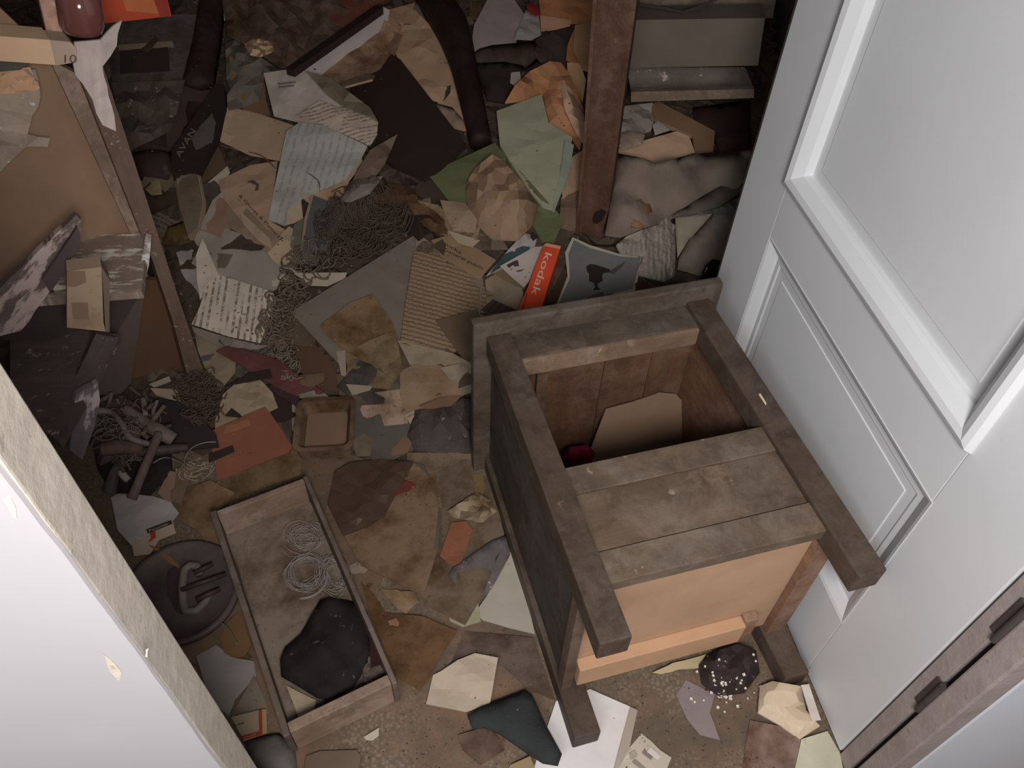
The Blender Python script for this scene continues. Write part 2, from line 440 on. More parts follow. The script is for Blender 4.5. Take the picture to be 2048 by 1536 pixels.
# ------------------------------------------------------------------ the setting
def struct(o): o['kind'] = 'structure'; return o
fl = box('floor', (-2.2, -1.2, -.05), (1.6, 3.8, 0), mat('lino', (108, 94, 80), 1400), bev=0); struct(fl)
wl_ = box('wall_left', (-2.25, .25, 0), (-2.2, 3.8, 2.5), mat('plaster', (70, 62, 54), 300), bev=0); struct(wl_)
wb = box('wall_back', (-2.2, 3.8, 0), (1.6, 3.85, 2.5), mat('plaster', (52, 46, 40), 100), bev=0); struct(wb)
wr = box('wall_right', (.86, .75, 0), (.91, 3.8, 2.5), mat('plaster', (128, 122, 112), 0), bev=0); struct(wr)
ce = box('ceiling', (-2.2, .45, 2.5), (1.6, 3.8, 2.55), mat('plaster', (90, 85, 80), 300), bev=0); struct(ce)

DB = np.array([.5789, .4697, 0.]); DTH = 1.7718
door = empty('door_1', DB, DTH); struct(door)
PW = (224, 225, 227)
pm = mat('paint', PW, 0)
Wd, st_, z0, z1, z2, z3, z4, zt_ = .8383, .1396, .012, .2021, .5449, .6581, 1.62, 2.02
box('stile', (0, -.035, z0), (st_, 0, zt_), pm, door); box('stile', (Wd-st_, -.035, z0), (Wd, 0, zt_), pm, door)
box('rail', (st_, -.035, z0), (Wd-st_, 0, z1), pm, door, bev=.001); box('rail', (st_, -.035, z2), (Wd-st_, 0, z3), pm, door, bev=.001)
box('rail', (st_, -.035, z4), (Wd-st_, 0, zt_), pm, door, bev=.001)
def ring(name, x0, x1, za, zb, prof, m, parent):
    Vt = []; F = []
    for d, y in prof: Vt += [(x0+d, y, za+d), (x1-d, y, za+d), (x1-d, y, zb-d), (x0+d, y, zb-d)]
    for i in range(len(prof)-1):
        for k in range(4): k2 = (k+1) % 4; F.append((i*4+k, (i+1)*4+k, (i+1)*4+k2, i*4+k2))
    return mkobj(name, Vt, F, m, parent, center=False)
box('edge_strip', (Wd+.0005, -.035, z0), (Wd+.012, -.004, zt_), mat('wood', (96, 84, 72), 0, axis='z'), door, bev=.001)
ring('moulding', st_, Wd-st_, z1, z2, [(-.002, -.02), (-.002, .001), (.004, -.001), (.020, -.011), (.024, -.014), (.034, -.014), (.038, -.016), (.06, -.017), (.06, -.03)], pm, door)
box('panel', (st_+.055, -.03, z1+.055), (Wd-st_-.055, -.015, z2-.055), pm, door, bev=.001)
ring('moulding', st_, Wd-st_, z3, z4, [(-.004, -.02), (-.004, .002), (0, .010), (.008, .013), (.018, .010), (.032, -.003), (.035, -.009), (.035, -.016), (.06, -.017), (.06, -.03)], pm, door)
box('panel', (st_+.055, -.03, z3+.055), (Wd-st_-.055, -.015, z4-.055), pm, door, bev=.001)
# doorway frame: x' runs from the hinge to the left jamb, y' into the closet
FR = empty('trim_1', DB, DTH+math.pi/2); struct(FR)   # local x -> towards left jamb, local y -> towards the camera side
def frm(xp, yp): return (xp, yp)
jm = mat('plaster', (172, 158, 154), 0)
dm_ = mat('metal', (62, 55, 54), 1250)
box('hinge_jamb', (-.035, .004, 0), (0., .030, 2.1), jm, FR, bev=.001)
box('hinge_jamb', (-.035, .040, 0), (.004, .073, 2.1), jm, FR, bev=.003)
box('hinge_gap', (-.035, .030, 0), (-.010, .040, 2.1), mat('plain', (40, 35, 34), 1250), FR, bev=0)
for hz in (.30, .52):
    hb = box('hinge', (-.008, .022, hz), (.003, .050, hz+.075), dm_, FR, bev=.001)
    V_, F_ = lathe([(.0045, hz-.004), (.0045, hz+.079)], 10)
    k = mkobj('hinge_pin', [(a+.004, b+.036, c) for a, b, c in V_], F_, dm_, FR, center=False); k.parent = hb
wfr = empty('wall_front_right', DB, DTH+math.pi/2); struct(wfr)
box('painted_face', (-1.2, .0, 0), (-.036, .0735, 2.5), mat('paint', (226, 229, 236), 0), wfr, bev=.004)
wfl = empty('wall_front_left', DB, DTH+math.pi/2); struct(wfl)
box('plaster_reveal', (.8772, 0, 0), (1.9, .0465, 2.5), mat('plaster', (210, 200, 187), 0), wfl, bev=.002)
# painted skin with an uneven edge
_r = np.random.default_rng(4); zs = np.linspace(0, 2.5, 90); ed = .8778+.0035*vnoise(zs, zs*0, 26, 8)+_r.uniform(-.0005, .0005, 90)
vs = [(e, .0466, z) for e, z in zip(ed, zs)]+[(e+.001, .0495, z) for e, z in zip(ed, zs)]+[(1.9, .0495, z) for z in zs]
fs = []
for i in range(89): fs += [(i, 90+i, 91+i, i+1), (90+i, 180+i, 181+i, 91+i)]
mkobj('paint_layer', vs, fs, mat('paint', (188, 184, 187), 0), wfl, center=False)
pl0 = DB+np.array([math.cos(DTH+math.pi/2), math.sin(DTH+math.pi/2), 0])*.9
nY = np.array([-math.sin(DTH+math.pi/2), math.cos(DTH+math.pi/2), 0])
pl = pl0+nY*.0500
for q in ("8,1000 22,996 30,1012 34,1038 26,1034", "206,1308 222,1320 243,1345 238,1362 220,1345", "291,1300 297,1297 295,1315 290,1313"):
    o = V('bare_patch', 'patch where the paint has chipped to cream plaster', None, q, pl, nY, .0004, (226, 215, 196), 'plaster', parent=None, tear=1.2)
    o.parent = wfl; bpy.context.view_layer.update(); o.matrix_parent_inverse = wfl.matrix_world.inverted()

# ------------------------------------------------------------------ litter heap under everything
hs = HF0[::2, ::2]; hx = GXX[::2, ::2]; hy = GYY[::2, ::2]; jj0 = int((1.02-GY0)/(GS*2))
hs = hs[:, jj0:]; hx = hx[:, jj0:]; hy = hy[:, jj0:]
nI, nJ = hs.shape; keep = lambda i, j: -2.15 < hx[i, j] < .83 and hy[i, j] < 3.75
idx = -np.ones(hs.shape, int); vs = []
for i in range(nI):
    for j in range(nJ):
        if keep(i, j):
            idx[i, j] = len(vs)
            vs.append((hx[i, j]+.012*math.sin(i*1.7+j*2.3), hy[i, j]+.012*math.sin(i*2.9+j), hs[i, j]-.004+(.008*math.sin(i*3.1)*math.sin(j*2.7) if hs[i, j] > .02 else 0)))
fs = [(idx[i, j], idx[i+1, j], idx[i+1, j+1], idx[i, j+1]) for i in range(nI-1) for j in range(nJ-1) if min(idx[i, j], idx[i+1, j], idx[i+1, j+1], idx[i, j+1]) >= 0]
hp = mkobj('litter_heap', vs, fs, mat('speck', (62, 52, 44), 600)); meta(hp, 'packed brown litter that the papers and boards lie on', 'litter', kind='stuff')

#@@OBJECTS
# ------------------------------------------------------------------ the tipped-over nightstand
NSO = (-.0789, 1.0284, .002); NTH = .3117
ns = empty('nightstand', NSO, NTH)
meta(ns, 'dark wooden nightstand tipped on its back against the white door, drawer missing', 'nightstand')
def nb(name, w0, w1, l0, l1, z0, z1, m, bev=.002, parent=ns): return box(name, (w0, -l1, z0), (w1, -l0, z1), m, parent, bev)
DK = (62, 53, 45); LG = (60, 49, 41)
wx = mat('wood', DK, 800, axis='x'); wy = mat('wood', LG, 850, axis='y'); wz = mat('wood', (56, 47, 43), 800, axis='z')
rail_m = mat('wood', (82, 69, 57), 1000, axis='x')
Ws, Dp, LL, oo, aa, zt = .4799, .4335, .6106, .0238, .046, .4025
nb('tabletop', 0, Ws, 0, .022, 0, Dp, wx, .004)
nb('leg', oo, oo+aa, .0222, LL, zt-aa, zt, wy, .003); nb('leg', Ws-oo-aa, Ws-oo, .0222, LL, zt-aa, zt, wy, .003)
nb('leg', oo, oo+aa, .0222, LL, .001, aa, wy, .003); nb('leg', Ws-oo-aa, Ws-oo, .0222, LL, .001, aa, wy, .003)
IL, IR = oo+aa, Ws-oo-aa
nb('front_rail', IL, IR, .0225, .078, zt-.03, zt-.010, wx, .001)
nb('rail_lip', IL, IR, .0785, .086, zt-.05, zt-.012, mat('wood', (96, 78, 64), 700, axis='x'), .001)
nb('front_rail', IL, IR, .324, .374, zt-.026, zt-.008, rail_m, .0015)
nb('front_panel', IL, IR, .3745, .474, zt-.024, zt-.011, mat('wood', (80, 66, 54), 1000, axis='x'), .001)
nb('front_rail', IL, IR, .477, .528, zt-.030, zt-.007, rail_m, .0015)
side_m = mat('wood', (55, 48, 44), 950, axis='y')
nb('side_panel', oo+.010, oo+.017, .0225, .505, .04, zt-.04, side_m, .001)
nb('side_panel', Ws-oo-.017, Ws-oo-.010, .0225, .505, .04, zt-.04, mat('wood', (92, 66, 50), 900, axis='y'), .001)
nb('side_rail', oo+.004, oo+.022, .505, .528, aa, zt-aa, mat('wood', (96, 78, 66), 1200, axis='z'), .001)
nb('side_rail', Ws-oo-.040, Ws-oo-.006, .500, .528, aa, zt-aa, mat('wood', (112, 84, 66), 1150, axis='z'), .002)
warm = mat('plain', (74, 50, 34), 800); warm2 = mat('wood', (78, 56, 42), 800, axis='z')
nb('back_panel', oo+.02, Ws-oo-.02, .0225, .505, .016, .022, mat('wood', (80, 62, 48), 850, axis='x'), .001)
x0 = oo+.02
for i, ww in enumerate((.10, .115, .10, .085)):
    nb('inner_board', x0, x0+ww-.0015, .0235+.001*(i % 2), .032, .024, zt-.052, warm2, .001); x0 += ww
nb('batten', .118, .140, .0325, .044, .024, zt-.052, warm2, .002)
ply = mat('plain', (158, 129, 105), 1230)
nb('underside_panel', oo+.022, Ws-oo-.04, .505, .512, .05, zt-.031, ply, .001)
nb('underside_rail', oo+.028, .352, .512, .534, .062, .122, mat('plain', (170, 136, 108), 1330), .002)
nb('rail_block', .352, .376, .512, .530, .05, .130, mat('wood', (128, 100, 80), 1330, axis='z'), .001)
raise_hf([(ns.location.x+math.cos(NTH)*a+math.sin(NTH)*b, ns.location.y+math.sin(NTH)*a-math.cos(NTH)*b) for a, b in ((.05, .04), (.43, .04), (.43, .50), (.05, .50))], .0245)
# things lying inside it
_W = np.array([math.cos(NTH), math.sin(NTH), 0]); _L = np.array([math.sin(NTH), -math.cos(NTH), 0]); _pa = at(1280, 930, .035); _pb = pv(1320, 786, np.array(NSO)+_L*.040, _L); _n = np.cross(_W, _pb-_pa)
V('cardboard_piece', 'tan cardboard flap leaning inside the open nightstand', 'cardboard', "1172,925 1212,818 1268,803 1320,785 1352,788 1362,800 1388,806 1398,880 1402,940 1180,940", _pa, _n, .003, (116, 94, 76), 'plain', v=850)
S('red_cloth', 'crumpled crimson cloth in the corner of the open nightstand', 'cloth', "1122,905 1142,893 1176,890 1190,905 1180,935 1140,935 1125,925", (88, 20, 30), 'cloth', bulge=.05, crumple=.01, smooth=True, wl=.04, lift=.04)
S('green_cloth', 'dull green rag behind the crimson cloth inside the nightstand', 'cloth', "1118,880 1150,865 1200,835 1215,850 1185,892 1140,895", (44, 40, 32), 'cloth', bulge=.03, crumple=.01, smooth=True, wl=.05)

# ------------------------------------------------------------------ filler scraps of the heap (bottom layer)
PAL = [(70, 58, 48), (84, 70, 58), (60, 48, 40), (92, 80, 68), (50, 40, 34), (76, 60, 44), (98, 86, 74), (66, 60, 56), (58, 44, 30), (82, 76, 70)]
rr = random.Random(11)
def scrap(u, v, s, g, lab, pal=PAL, kinds=('paper', 'stain', 'plain', 'stain', 'print'), nm='paper_scrap', cr=.006):
    n = rr.choice((4, 4, 5, 5, 6)); a0 = rr.uniform(0, 6.28); asp = rr.uniform(.45, .95); rot = rr.uniform(0, 3.14)
    P = []
    for i in range(n):
        a = a0+2*math.pi*i/n+rr.uniform(-.25, .25); q = s*rr.uniform(.75, 1.1)
        x, y = math.cos(a)*q, math.sin(a)*q*asp
        P.append((u+x*math.cos(rot)-y*math.sin(rot), v+(x*math.sin(rot)+y*math.cos(rot))*.8))
    c = rr.choice(pal)
    return S(nm, lab, 'paper', P, c, rr.choice(kinds), crumple=cr, tilt=(rr.uniform(-.08, .08), rr.uniform(-.08, .08)), tear=rr.choice((0, 1.5, 3)), group=g, wl=rr.uniform(.05, .14), lines=.014, step=max(8, s/3.5))
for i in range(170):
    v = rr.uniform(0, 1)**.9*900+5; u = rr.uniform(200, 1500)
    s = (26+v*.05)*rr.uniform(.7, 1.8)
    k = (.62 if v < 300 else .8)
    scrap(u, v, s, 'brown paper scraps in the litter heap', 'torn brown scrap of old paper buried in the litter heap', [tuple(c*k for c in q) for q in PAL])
for i in range(34):
    scrap(rr.uniform(330, 960), rr.uniform(900, 1330), rr.uniform(14, 40), 'stained scraps trodden into the floor', 'small stained scrap of paper trodden flat on the floor', [(112, 92, 74), (96, 78, 62), (84, 66, 50), (120, 106, 92)], ('stain',), nm='floor_scrap', cr=.001)

# ------------------------------------------------------------------ left: broken shelf unit
nA = (.6, -.8, 0); pA = np.array([-.735, 1.235, 0.])
zs_ = pv(293, 468, pA, nA)[2]
su = empty('shelf_unit', (-.9, 1.15, 0)); meta(su, 'broken shelf unit at left with tan side panel and flaking white post', 'shelf unit'); bpy.context.view_layer.update()
def att(o, p):
    o.parent = p; o.matrix_parent_inverse = p.matrix_world.inverted(); return o
V_ = att(V('side_panel', None, None, "-60,-40 120,128 132,135 262,468 300,560 -60,640", pA+np.array([-.03, .03, 0]), nA, .012, (112, 90, 73), 'plain'), su)
att(V('side_panel', None, None, "290,560 318,560 392,772 250,790", pA+np.array([-.02, .02, 0]), nA, .012, (86, 62, 46), 'plain'), su)
att(V('inner_panel', None, None, "205,610 292,570 262,765 240,790 160,790", pA+np.array([.02, .0, 0]), nA, .008, (84, 72, 66), 'plain'), su)
att(V('post', 'post with flaking white paint', None, "158,150 205,130 318,475 352,580 418,775 385,790 345,640 305,520 282,466", pA+np.array([.02, 0, 0]), nA, .04, (96, 78, 68), 'speckwood', udir=((180, 100), (400, 770))), su)
att(V('post', None, None, "100,120 158,150 284,470 262,468", pA+np.array([-.01, .01, 0]), nA, .02, (112, 94, 82), 'wood', udir=((120, 120), (270, 470))), su)
att(V('white_paint_patch', 'thick flaking white paint', None, "150,150 148,84 200,78 243,40 232,90 204,132 228,230 232,262 205,250 185,200", pA+np.array([.035, -.01, 0]), nA, .004, (128, 118, 114), 'speckwood', tear=4, rumple=.004), su)
def hplane(name, lab, cat, poly, z, th, rgb, kind, parent=None, udir=None, tear=0, v=None):
    poly = pp(poly); r = np.random.default_rng(3); st = 14 if tear else 5000
    uv, f = cdt(densify(poly, st, tear, r), 5000 if not tear else 30, r); top = np.array([at(a, b, z) for a, b in uv])
    f = orient(top, f); VV, FF = thicken(top, f, (0, 0, th)); ud = udir or (poly[0], poly[1])
    e1 = (at(*ud[1], z)-at(*ud[0], z))[:2]; e1 /= np.linalg.norm(e1); e2 = np.array([-e1[1], e1[0]])
    o = mkobj(name, VV, FF, mat(kind, rgb, np.mean([p[1] for p in poly]) if v is None else v), None, uv=np.stack([VV[:, :2]@e1, VV[:, :2]@e2], 1))
    if parent: att(o, parent)
    else: meta(o, lab, cat)
    if lab and parent: o['label'] = lab
    return o
hplane('shelf_board', 'shelf board streaked with whitewash', None, "158,470 295,467 283,583 60,600 110,560", zs_, .016, (104, 92, 84), 'paintwood', su)
att(V('shelf_end', None, None, "293,467 303,470 298,530 283,585 276,560", pA+np.array([.06, -.05, 0]), nA, .004, (130, 120, 112), 'paintwood'), su)
att(V('back_board', None, None, "60,585 285,580 225,680 0,680", pA+np.array([-.0, -.10, 0]), nA, .01, (58, 50, 48), 'plain'), su)  # dark plate standing in for the shade of the cavity between the shelves
zl_ = pv(180, 665, pA+np.array([0, -.12, 0]), nA)[2]
hplane('shelf_board', 'lower shelf board, dark and flecked', None, "20,662 150,660 236,668 190,760 118,885 20,800", zl_, .018, (74, 64, 62), 'speckwood', su)
pB = pA+np.array([.10, -.22, 0])
V('broken_board', 'splintered whitewashed board leaning diagonally in front of the tan panel', 'board', "-60,600 0,577 152,430 163,440 160,475 118,560 42,662 15,668 -60,690", pB, (.55, -.83, .15), .016, (112, 98, 94), 'paintwood', tear=1.5, udir=((0, 620), (155, 440)))
V('board_edge_strip', 'narrow dark strip along the leaning whitewashed board', 'board', "85,560 155,455 162,480 118,562 100,585", pB+np.array([.02, -.02, 0]), (.55, -.83, .15), .01, (84, 70, 72), 'speckwood', udir=((90, 560), (155, 455)))
V('dark_plank', 'dark plank slanting down beside the lower shelf board', 'board', "192,668 238,676 226,700 195,760 140,890 98,880 130,800", pB+np.array([.10, -.03, 0]), (.5, -.8, .3), .018, (74, 64, 62), 'speckwood', tear=1, udir=((220, 680), (120, 880)))
V('white_plank', 'upright plank with peeling grey-white paint behind the wall edge', 'board', "152,790 196,765 200,800 190,850 165,920 140,900", pB+np.array([.12, .02, 0]), (.6, -.8, .1), .014, (110, 100, 102), 'paintwood', tear=1, udir=((190, 770), (160, 900)))
cb = empty('small_carton', tuple(at(175, 660, zl_))); meta(cb, 'small cream carton standing on end on the broken shelf', 'box'); bpy.context.view_layer.update()
pC = pA+np.array([.15, -.30, 0]); nC = (.45, -.88, .1)
att(V('carton_front', None, None, "134,543 203,534 207,645 211,663 134,655", pC, nC, .035, (140, 122, 102), 'paper'), cb)
att(V('carton_side', None, None, "203.5,534 219,560 219,664 211,664", pC, nC, .03, (96, 84, 74), 'plain'), cb)
att(V('label', 'brown paper label', None, "134,543 170,543 173,565 150,574 135,573", pC+np.array(nC)*.001, nC, .0015, (116, 94, 78), 'plain'), cb)
att(V('label', 'brown paper label', None, "143,606 176,606 178,640 147,638", pC+np.array(nC)*.001, nC, .0015, (112, 92, 76), 'plain'), cb)
V('torn_wallpaper', 'torn grey-white wallpaper scrap clinging to the tan panel', 'paper', "-20,150 30,136 70,138 78,190 62,225 52,262 100,275 92,287 50,290 30,312 0,338 -20,330", pA+np.array([.0, .0, 0]), nA, .002, (126, 112, 100), 'speck', tear=4, rumple=.012)
V('peeling_strip', 'tan peeling paper strip above the torn wallpaper', 'paper', "-20,136 60,134 80,175 60,186 -20,186", pA+np.array([.005, -.003, 0]), nA, .002, (126, 100, 78), 'plain', tear=2, rumple=.005)
bx_ = V('cardboard_box', 'flattened tan cardboard box end with a number in the top left corner', 'box', "-30,70 100,80 112,100 112,130 -30,120", pA+np.array([.03, -.03, 0]), nA, .05, (136, 114, 92), 'plain')
bxs = V('box_flap', 'greyer side flap with printed number', None, "100,80 140,84 152,95 155,124 112,131", pA+np.array([.031, -.031, 0]), nA, .04, (104, 90, 80), 'plain'); att(bxs, bx_) if False else None
bpy.context.view_layer.update(); att(bxs, bx_); bxs['label'] = 'greyer side flap with printed number'
pf = pA+np.array([.031, -.031, 0]); nAn = np.array(nA)
t_ = letters(bxs, '10', (128, 127), (152, 127), 18, (50, 38, 36), proj=(pf, nAn)) if False else None
def vletters(par, text, p0, p1, h, rgb, pl_, n_):
    o = letters(None, text, p0, p1, h, rgb, proj=(np.array(pl_), np.array(n_)/np.linalg.norm(n_)))
    bpy.context.view_layer.update(); att(o, par); return o
vletters(bxs, '10', (129, 126), (153, 126), 17, (48, 36, 34), pf, nA)
V('green_book', 'dark green book edge under the tan box end', 'book', "-30,118 60,128 40,140 -30,146", pA+np.array([.02, -.01, 0]), nA, .02, (48, 46, 42), 'plain')
V('tan_strip', 'pinkish tan wooden strip rising at the top left', 'board', "72,-30 104,-30 127,72 95,70", pA+np.array([.0, .01, 0]), nA, .012, (122, 96, 84), 'wood', udir=((72, 0), (110, 70)))
pO = pA+np.array([.10, .0, 0]); nO = (.35, -.85, .4)
so = V('orange_folder', 'bright orange printed folder hanging over the top left edge', 'folder', "160,-30 328,-30 343,32 200,48 180,46", pO, nO, .006, (238, 100, 66), 'plain', v=0)
bpy.context.view_layer.update()
for q, c in (("240,-20 300,-20 318,28 252,22", (244, 140, 88)), ("300,-30 328,-30 341,31 320,34", (190, 74, 60)), ("160,-30 190,-30 200,44 180,44", (196, 118, 76))):
    x = V('printed_patch', None, None, q, pO+np.array(nO)*.002, nO, .0015, c, 'plain', v=0); att(x, so)
# dark red jar above the post
a_ = pv(152, -30, pA+np.array([.07, -.04, 0]), nA); b_ = pv(166, 66, pA+np.array([.07, -.04, 0]), nA); ax = b_-a_; Lx = np.linalg.norm(ax); ax /= Lx
PR = [(.030, 0), (.031, Lx*.5), (.031, Lx-.012), (.027, Lx-.003), (.018, Lx)]
vv_, ff_ = lathe(PR, 28); q_ = Vector((0, 0, 1)).rotation_difference(Vector(ax)).to_matrix()
jar = mkobj('jar', [tuple(q_@Vector(p)+Vector(a_)) for p in vv_], ff_, mat('gloss', (46, 26, 24), 60), smooth=True); meta(jar, 'dark red-brown glass jar in front of the orange folder', 'jar')

# ------------------------------------------------------------------ back left, dark shelf remains
ff0 = S('picture_frame', 'dark wooden frame with an empty rectangular opening at the back left', 'frame', "205,30 395,28 378,168 225,170", (46, 39, 37), 'wood', th=.012, rigid=True, crumple=0, tilt=(0, .1))
mark(ff0, 'opening', "240,100 336,94 340,142 240,148", (27, 20, 18), 'plain', 'dark patch painted as the shade of the empty opening')  # no hole is cut; a dark patch paints the shade inside the frame
mark(ff0, 'strip', "235,90 345,82 348,94 238,102", (70, 60, 50), 'plain', 'paler strip above the opening')
S('crumpled_sheet', 'crumpled dirty grey-brown sheet below the dark frame', 'paper', "222,165 370,160 352,230 340,262 262,300 240,240", (60, 52, 46), 'speck', crumple=.02, wl=.08)
S('glass_shard_tray', 'dusty dark tray with white chips behind the post', 'tray', "225,196 290,200 300,230 262,258 238,240", (50, 45, 42), 'speck', crumple=.004)
S('fibre_board', 'dark brown fibre panel leaning beside the lettered box', 'panel', "352,165 425,160 430,185 360,275 335,300 330,240", (44, 33, 29), 'plain', th=.006, tilt=(-.3, 0))
lb = S('lettered_box', 'long black box with pale lettering and a torn label', 'box', "428,172 448,168 452,215 440,255 392,345 343,345 343,300", (27, 20, 18), 'plain', th=.03, rigid=True, crumple=0, lift=.02)
mark(lb, 'label', "388,268 424,226 432,246 424,285 392,300 384,280", (56, 52, 48), 'paper', 'torn grey label', tear=1.5)
letters(lb, 'AVAN', (360, 316), (392, 262), 13, (84, 70, 60))
S('furniture_leg', 'dark red tapered furniture leg standing at the back', 'furniture leg', "402,-20 448,-20 440,60 424,162 395,168 364,163 385,80", (24, 15, 14), 'wood', th=.03, bulge=.02, smooth=True, crumple=0)
S('black_jar', 'squat black jar with a pale rim against the post', 'jar', "262,306 300,298 342,304 346,330 336,360 285,362 268,340", (40, 31, 30), 'gloss', bulge=.04, crumple=0, smooth=True)
S('cream_card', 'small cream card stuck under the squat black jar', 'card', "281,362 320,361 324,388 292,391", (104, 90, 72), 'paper')
S('olive_rag', 'olive-yellow rag in the dark gap beside the post', 'cloth', "330,455 372,440 380,475 352,490 325,488", (72, 56, 32), 'cloth', bulge=.01, smooth=True)
mg = empty('magazine_pile', tuple(at(375, 470, .12))); meta(mg, 'sagging pile of grey magazines left of the crumpled papers', 'magazine pile'); bpy.context.view_layer.update()
for k, q in enumerate(("352,352 402,352 412,405 408,470 384,492 368,440", "349,350 398,350 408,405 400,465 380,484 364,432", "345,347 394,348 404,405 392,458 376,472 360,420")):
    o = S('magazine', None, None, q, [(92, 80, 66), (100, 86, 72), (84, 74, 64)][k], 'paper', th=.004, crumple=.002, lift=.002); 
    for p in ('label', 'category'):
        if p in o: del o[p]
    att(o, mg)
S('pale_flake', 'pale paper flake with a ragged edge beside the magazine pile', 'paper', "352,505 385,498 398,520 402,560 408,600 372,560 360,530", (104, 98, 96), 'plain', crumple=.01, tear=3)
S('cream_strip', 'short cream paper strip left of the button leaflet', 'paper', "412,368 455,332 460,345 452,360 424,383", (122, 112, 100), 'paper')

# ------------------------------------------------------------------ back centre
S('dark_poster', 'dark printed poster crumpled at the top behind the white ruler', 'poster', "440,-20 760,-20 735,40 600,140 560,135 500,95 455,70", (50, 40, 34), 'stain', crumple=.02, wl=.12)
S('olive_board', 'olive grey board sloping up to the right behind the white edge', 'board', "545,95 690,-10 768,-10 735,45 590,138 575,120", (48, 42, 36), 'plain', th=.006, rigid=True, crumple=0)
S('rusty_sheet', 'rust red panel at the top of the heap', 'panel', "672,-20 775,-20 765,15 690,55 660,40", (58, 34, 26), 'plain', th=.004)
S('grey_wall_scrap', 'pale grey scrap at the very top beside the dark poster', 'paper', "446,-20 480,-20 470,20 455,40 448,40", (84, 84, 82), 'plain', th=.002, lift=.03)
S('plastic_bag', 'torn clear plastic bag with a yellow fold at the back', 'bag', "450,85 470,80 560,140 530,150 520,200 488,212 455,220", (62, 58, 52), 'gloss', bulge=.03, crumple=.015, wl=.06, rough=.3)
S('yellow_ribbon', 'dull yellow ribbon curving down inside the torn plastic bag', 'ribbon', "458,110 470,120 472,160 488,185 490,200 476,192 462,165", (70, 54, 28), 'plain', crumple=.004)
S('pale_rubble', 'pale yellowish lump of crumpled tissue below the dark poster', 'paper', "488,88 512,75 545,85 548,100 520,112 500,108", (96, 80, 62), 'plain', bulge=.015, crumple=.012, wl=.03)
S('brown_envelope', 'brown paper wedge behind the printed white letter', 'envelope', "490,165 527,148 532,200 542,232 490,222 478,210", (68, 50, 38), 'plain', crumple=.002)
lf = S('big_leaf_paper', 'tan stained paper under the white edge strip', 'paper', "620,142 770,55 805,70 790,110 750,150 700,165 660,168", (82, 66, 54), 'stain', crumple=.006)
S('white_edge_strip', 'long white-grey book spine lying diagonally near the top', 'book', "580,138 762,12 780,20 776,36 640,135 610,148", (96, 90, 88), 'plain', th=.03, rigid=True, crumple=0)
S('black_book_edge', 'black book cover edge behind the white-grey spine', 'book', "572,136 748,12 764,8 766,14 588,140", (22, 15, 14), 'plain', th=.02, rigid=True, crumple=0)
S('cardboard_sheet', 'creased tan cardboard sheet behind the curved chair leg', 'cardboard', "778,70 790,30 830,20 880,70 915,180 935,262 905,245 850,200 800,130", (98, 80, 64), 'plain', th=.003, crumple=.006)
S('tan_flap', 'tan cardboard flap folded at the top beside the curved chair leg', 'cardboard', "752,90 775,20 830,5 822,40 800,60 790,110 768,105", (86, 68, 54), 'stain', crumple=.006)
S('crumpled_cloth', 'pale crumpled cloth end between brown board and chair leg', 'cloth', "868,205 905,215 935,250 930,262 905,256 880,235", (92, 76, 64), 'cloth', bulge=.012, crumple=.008, smooth=True)
S('brown_board', 'large dark brown board lying in the middle of the heap', 'board', "700,168 760,140 782,108 800,118 932,288 870,345 850,355 790,330 740,300", (31, 22, 18), 'plain', th=.014, rigid=True, crumple=0, lift=.012, v=400)
S('splinter_stick', 'pale splintered stick lying across the corner of the brown board', 'stick', "672,168 735,148 750,150 745,158 690,173", (94, 76, 60), 'wood', th=.006, lift=.004)
def bigtube(name, label, cat, pts, rpx, rgb, kind='wood', flat=.6, lift=.0, sides=10, v=None):
    """tapered bar lying on the heap along pts (sight lines)"""
    P = march(np.array(pts, float), lambda x, y: hfz(x, y)+lift); r = []
    for p, q in zip(P, rpx): r.append(q*np.linalg.norm(p-CAM)/FOC)
    # resample
    tt = np.arange(len(P)); ts = np.linspace(0, len(P)-1, (len(P)-1)*6+1)
    def cat1(A):
        A = np.array(A); out = []
        for t in ts:
            i = min(int(t), len(A)-2); f = t-i; p0, p1, p2, p3 = A[max(i-1, 0)], A[i], A[i+1], A[min(i+2, len(A)-1)]
            out.append(.5*((2*p1)+(-p0+p2)*f+(2*p0-5*p1+4*p2-p3)*f*f+(-p0+3*p1-3*p2+p3)*f**3))
        return np.array(out)
    Pc = cat1(P); rc = np.maximum(cat1(np.array(r)[:, None])[:, 0], 1e-4); Pc[:, 2] += rc*.6
    vv, ff = tube(Pc, list(rc), sides); o = mkobj(name, vv, ff, mat(kind, rgb, np.mean([p[1] for p in pts]) if v is None else v, axis='y' if kind == 'wood' else None), smooth=True)
    meta(o, label, cat); return o
bigtube('curved_chair_leg', 'dark red-brown curved chair leg sweeping down from the top', 'chair leg', [(838, -40), (872, 25), (905, 80), (925, 140), (940, 200), (962, 300)], [26, 30, 32, 26, 24, 22], (27, 17, 15), lift=.02, v=350)
S('grey_sheet', 'curved grey sheet of paper standing at the top centre', 'paper', "940,108 948,50 985,-20 1015,-20 1050,30 1032,85 985,88 960,96", (84, 76, 74), 'plain', crumple=.004, lift=.02, th=.002)
S('blue_grey_sheet', 'bluish grey folded paper right of the curved grey sheet', 'paper', "1052,20 1078,30 1082,70 1062,80 1028,78", (86, 84, 80), 'plain', lift=.025)
S('dark_bar', 'black-brown curved wooden bar lying across under the grey sheets', 'chair rail', "942,110 962,96 1010,88 1070,82 1078,110 1050,128 1000,122 955,126", (33, 25, 20), 'wood', th=.02, bulge=.012, crumple=0, smooth=True, lift=.02)
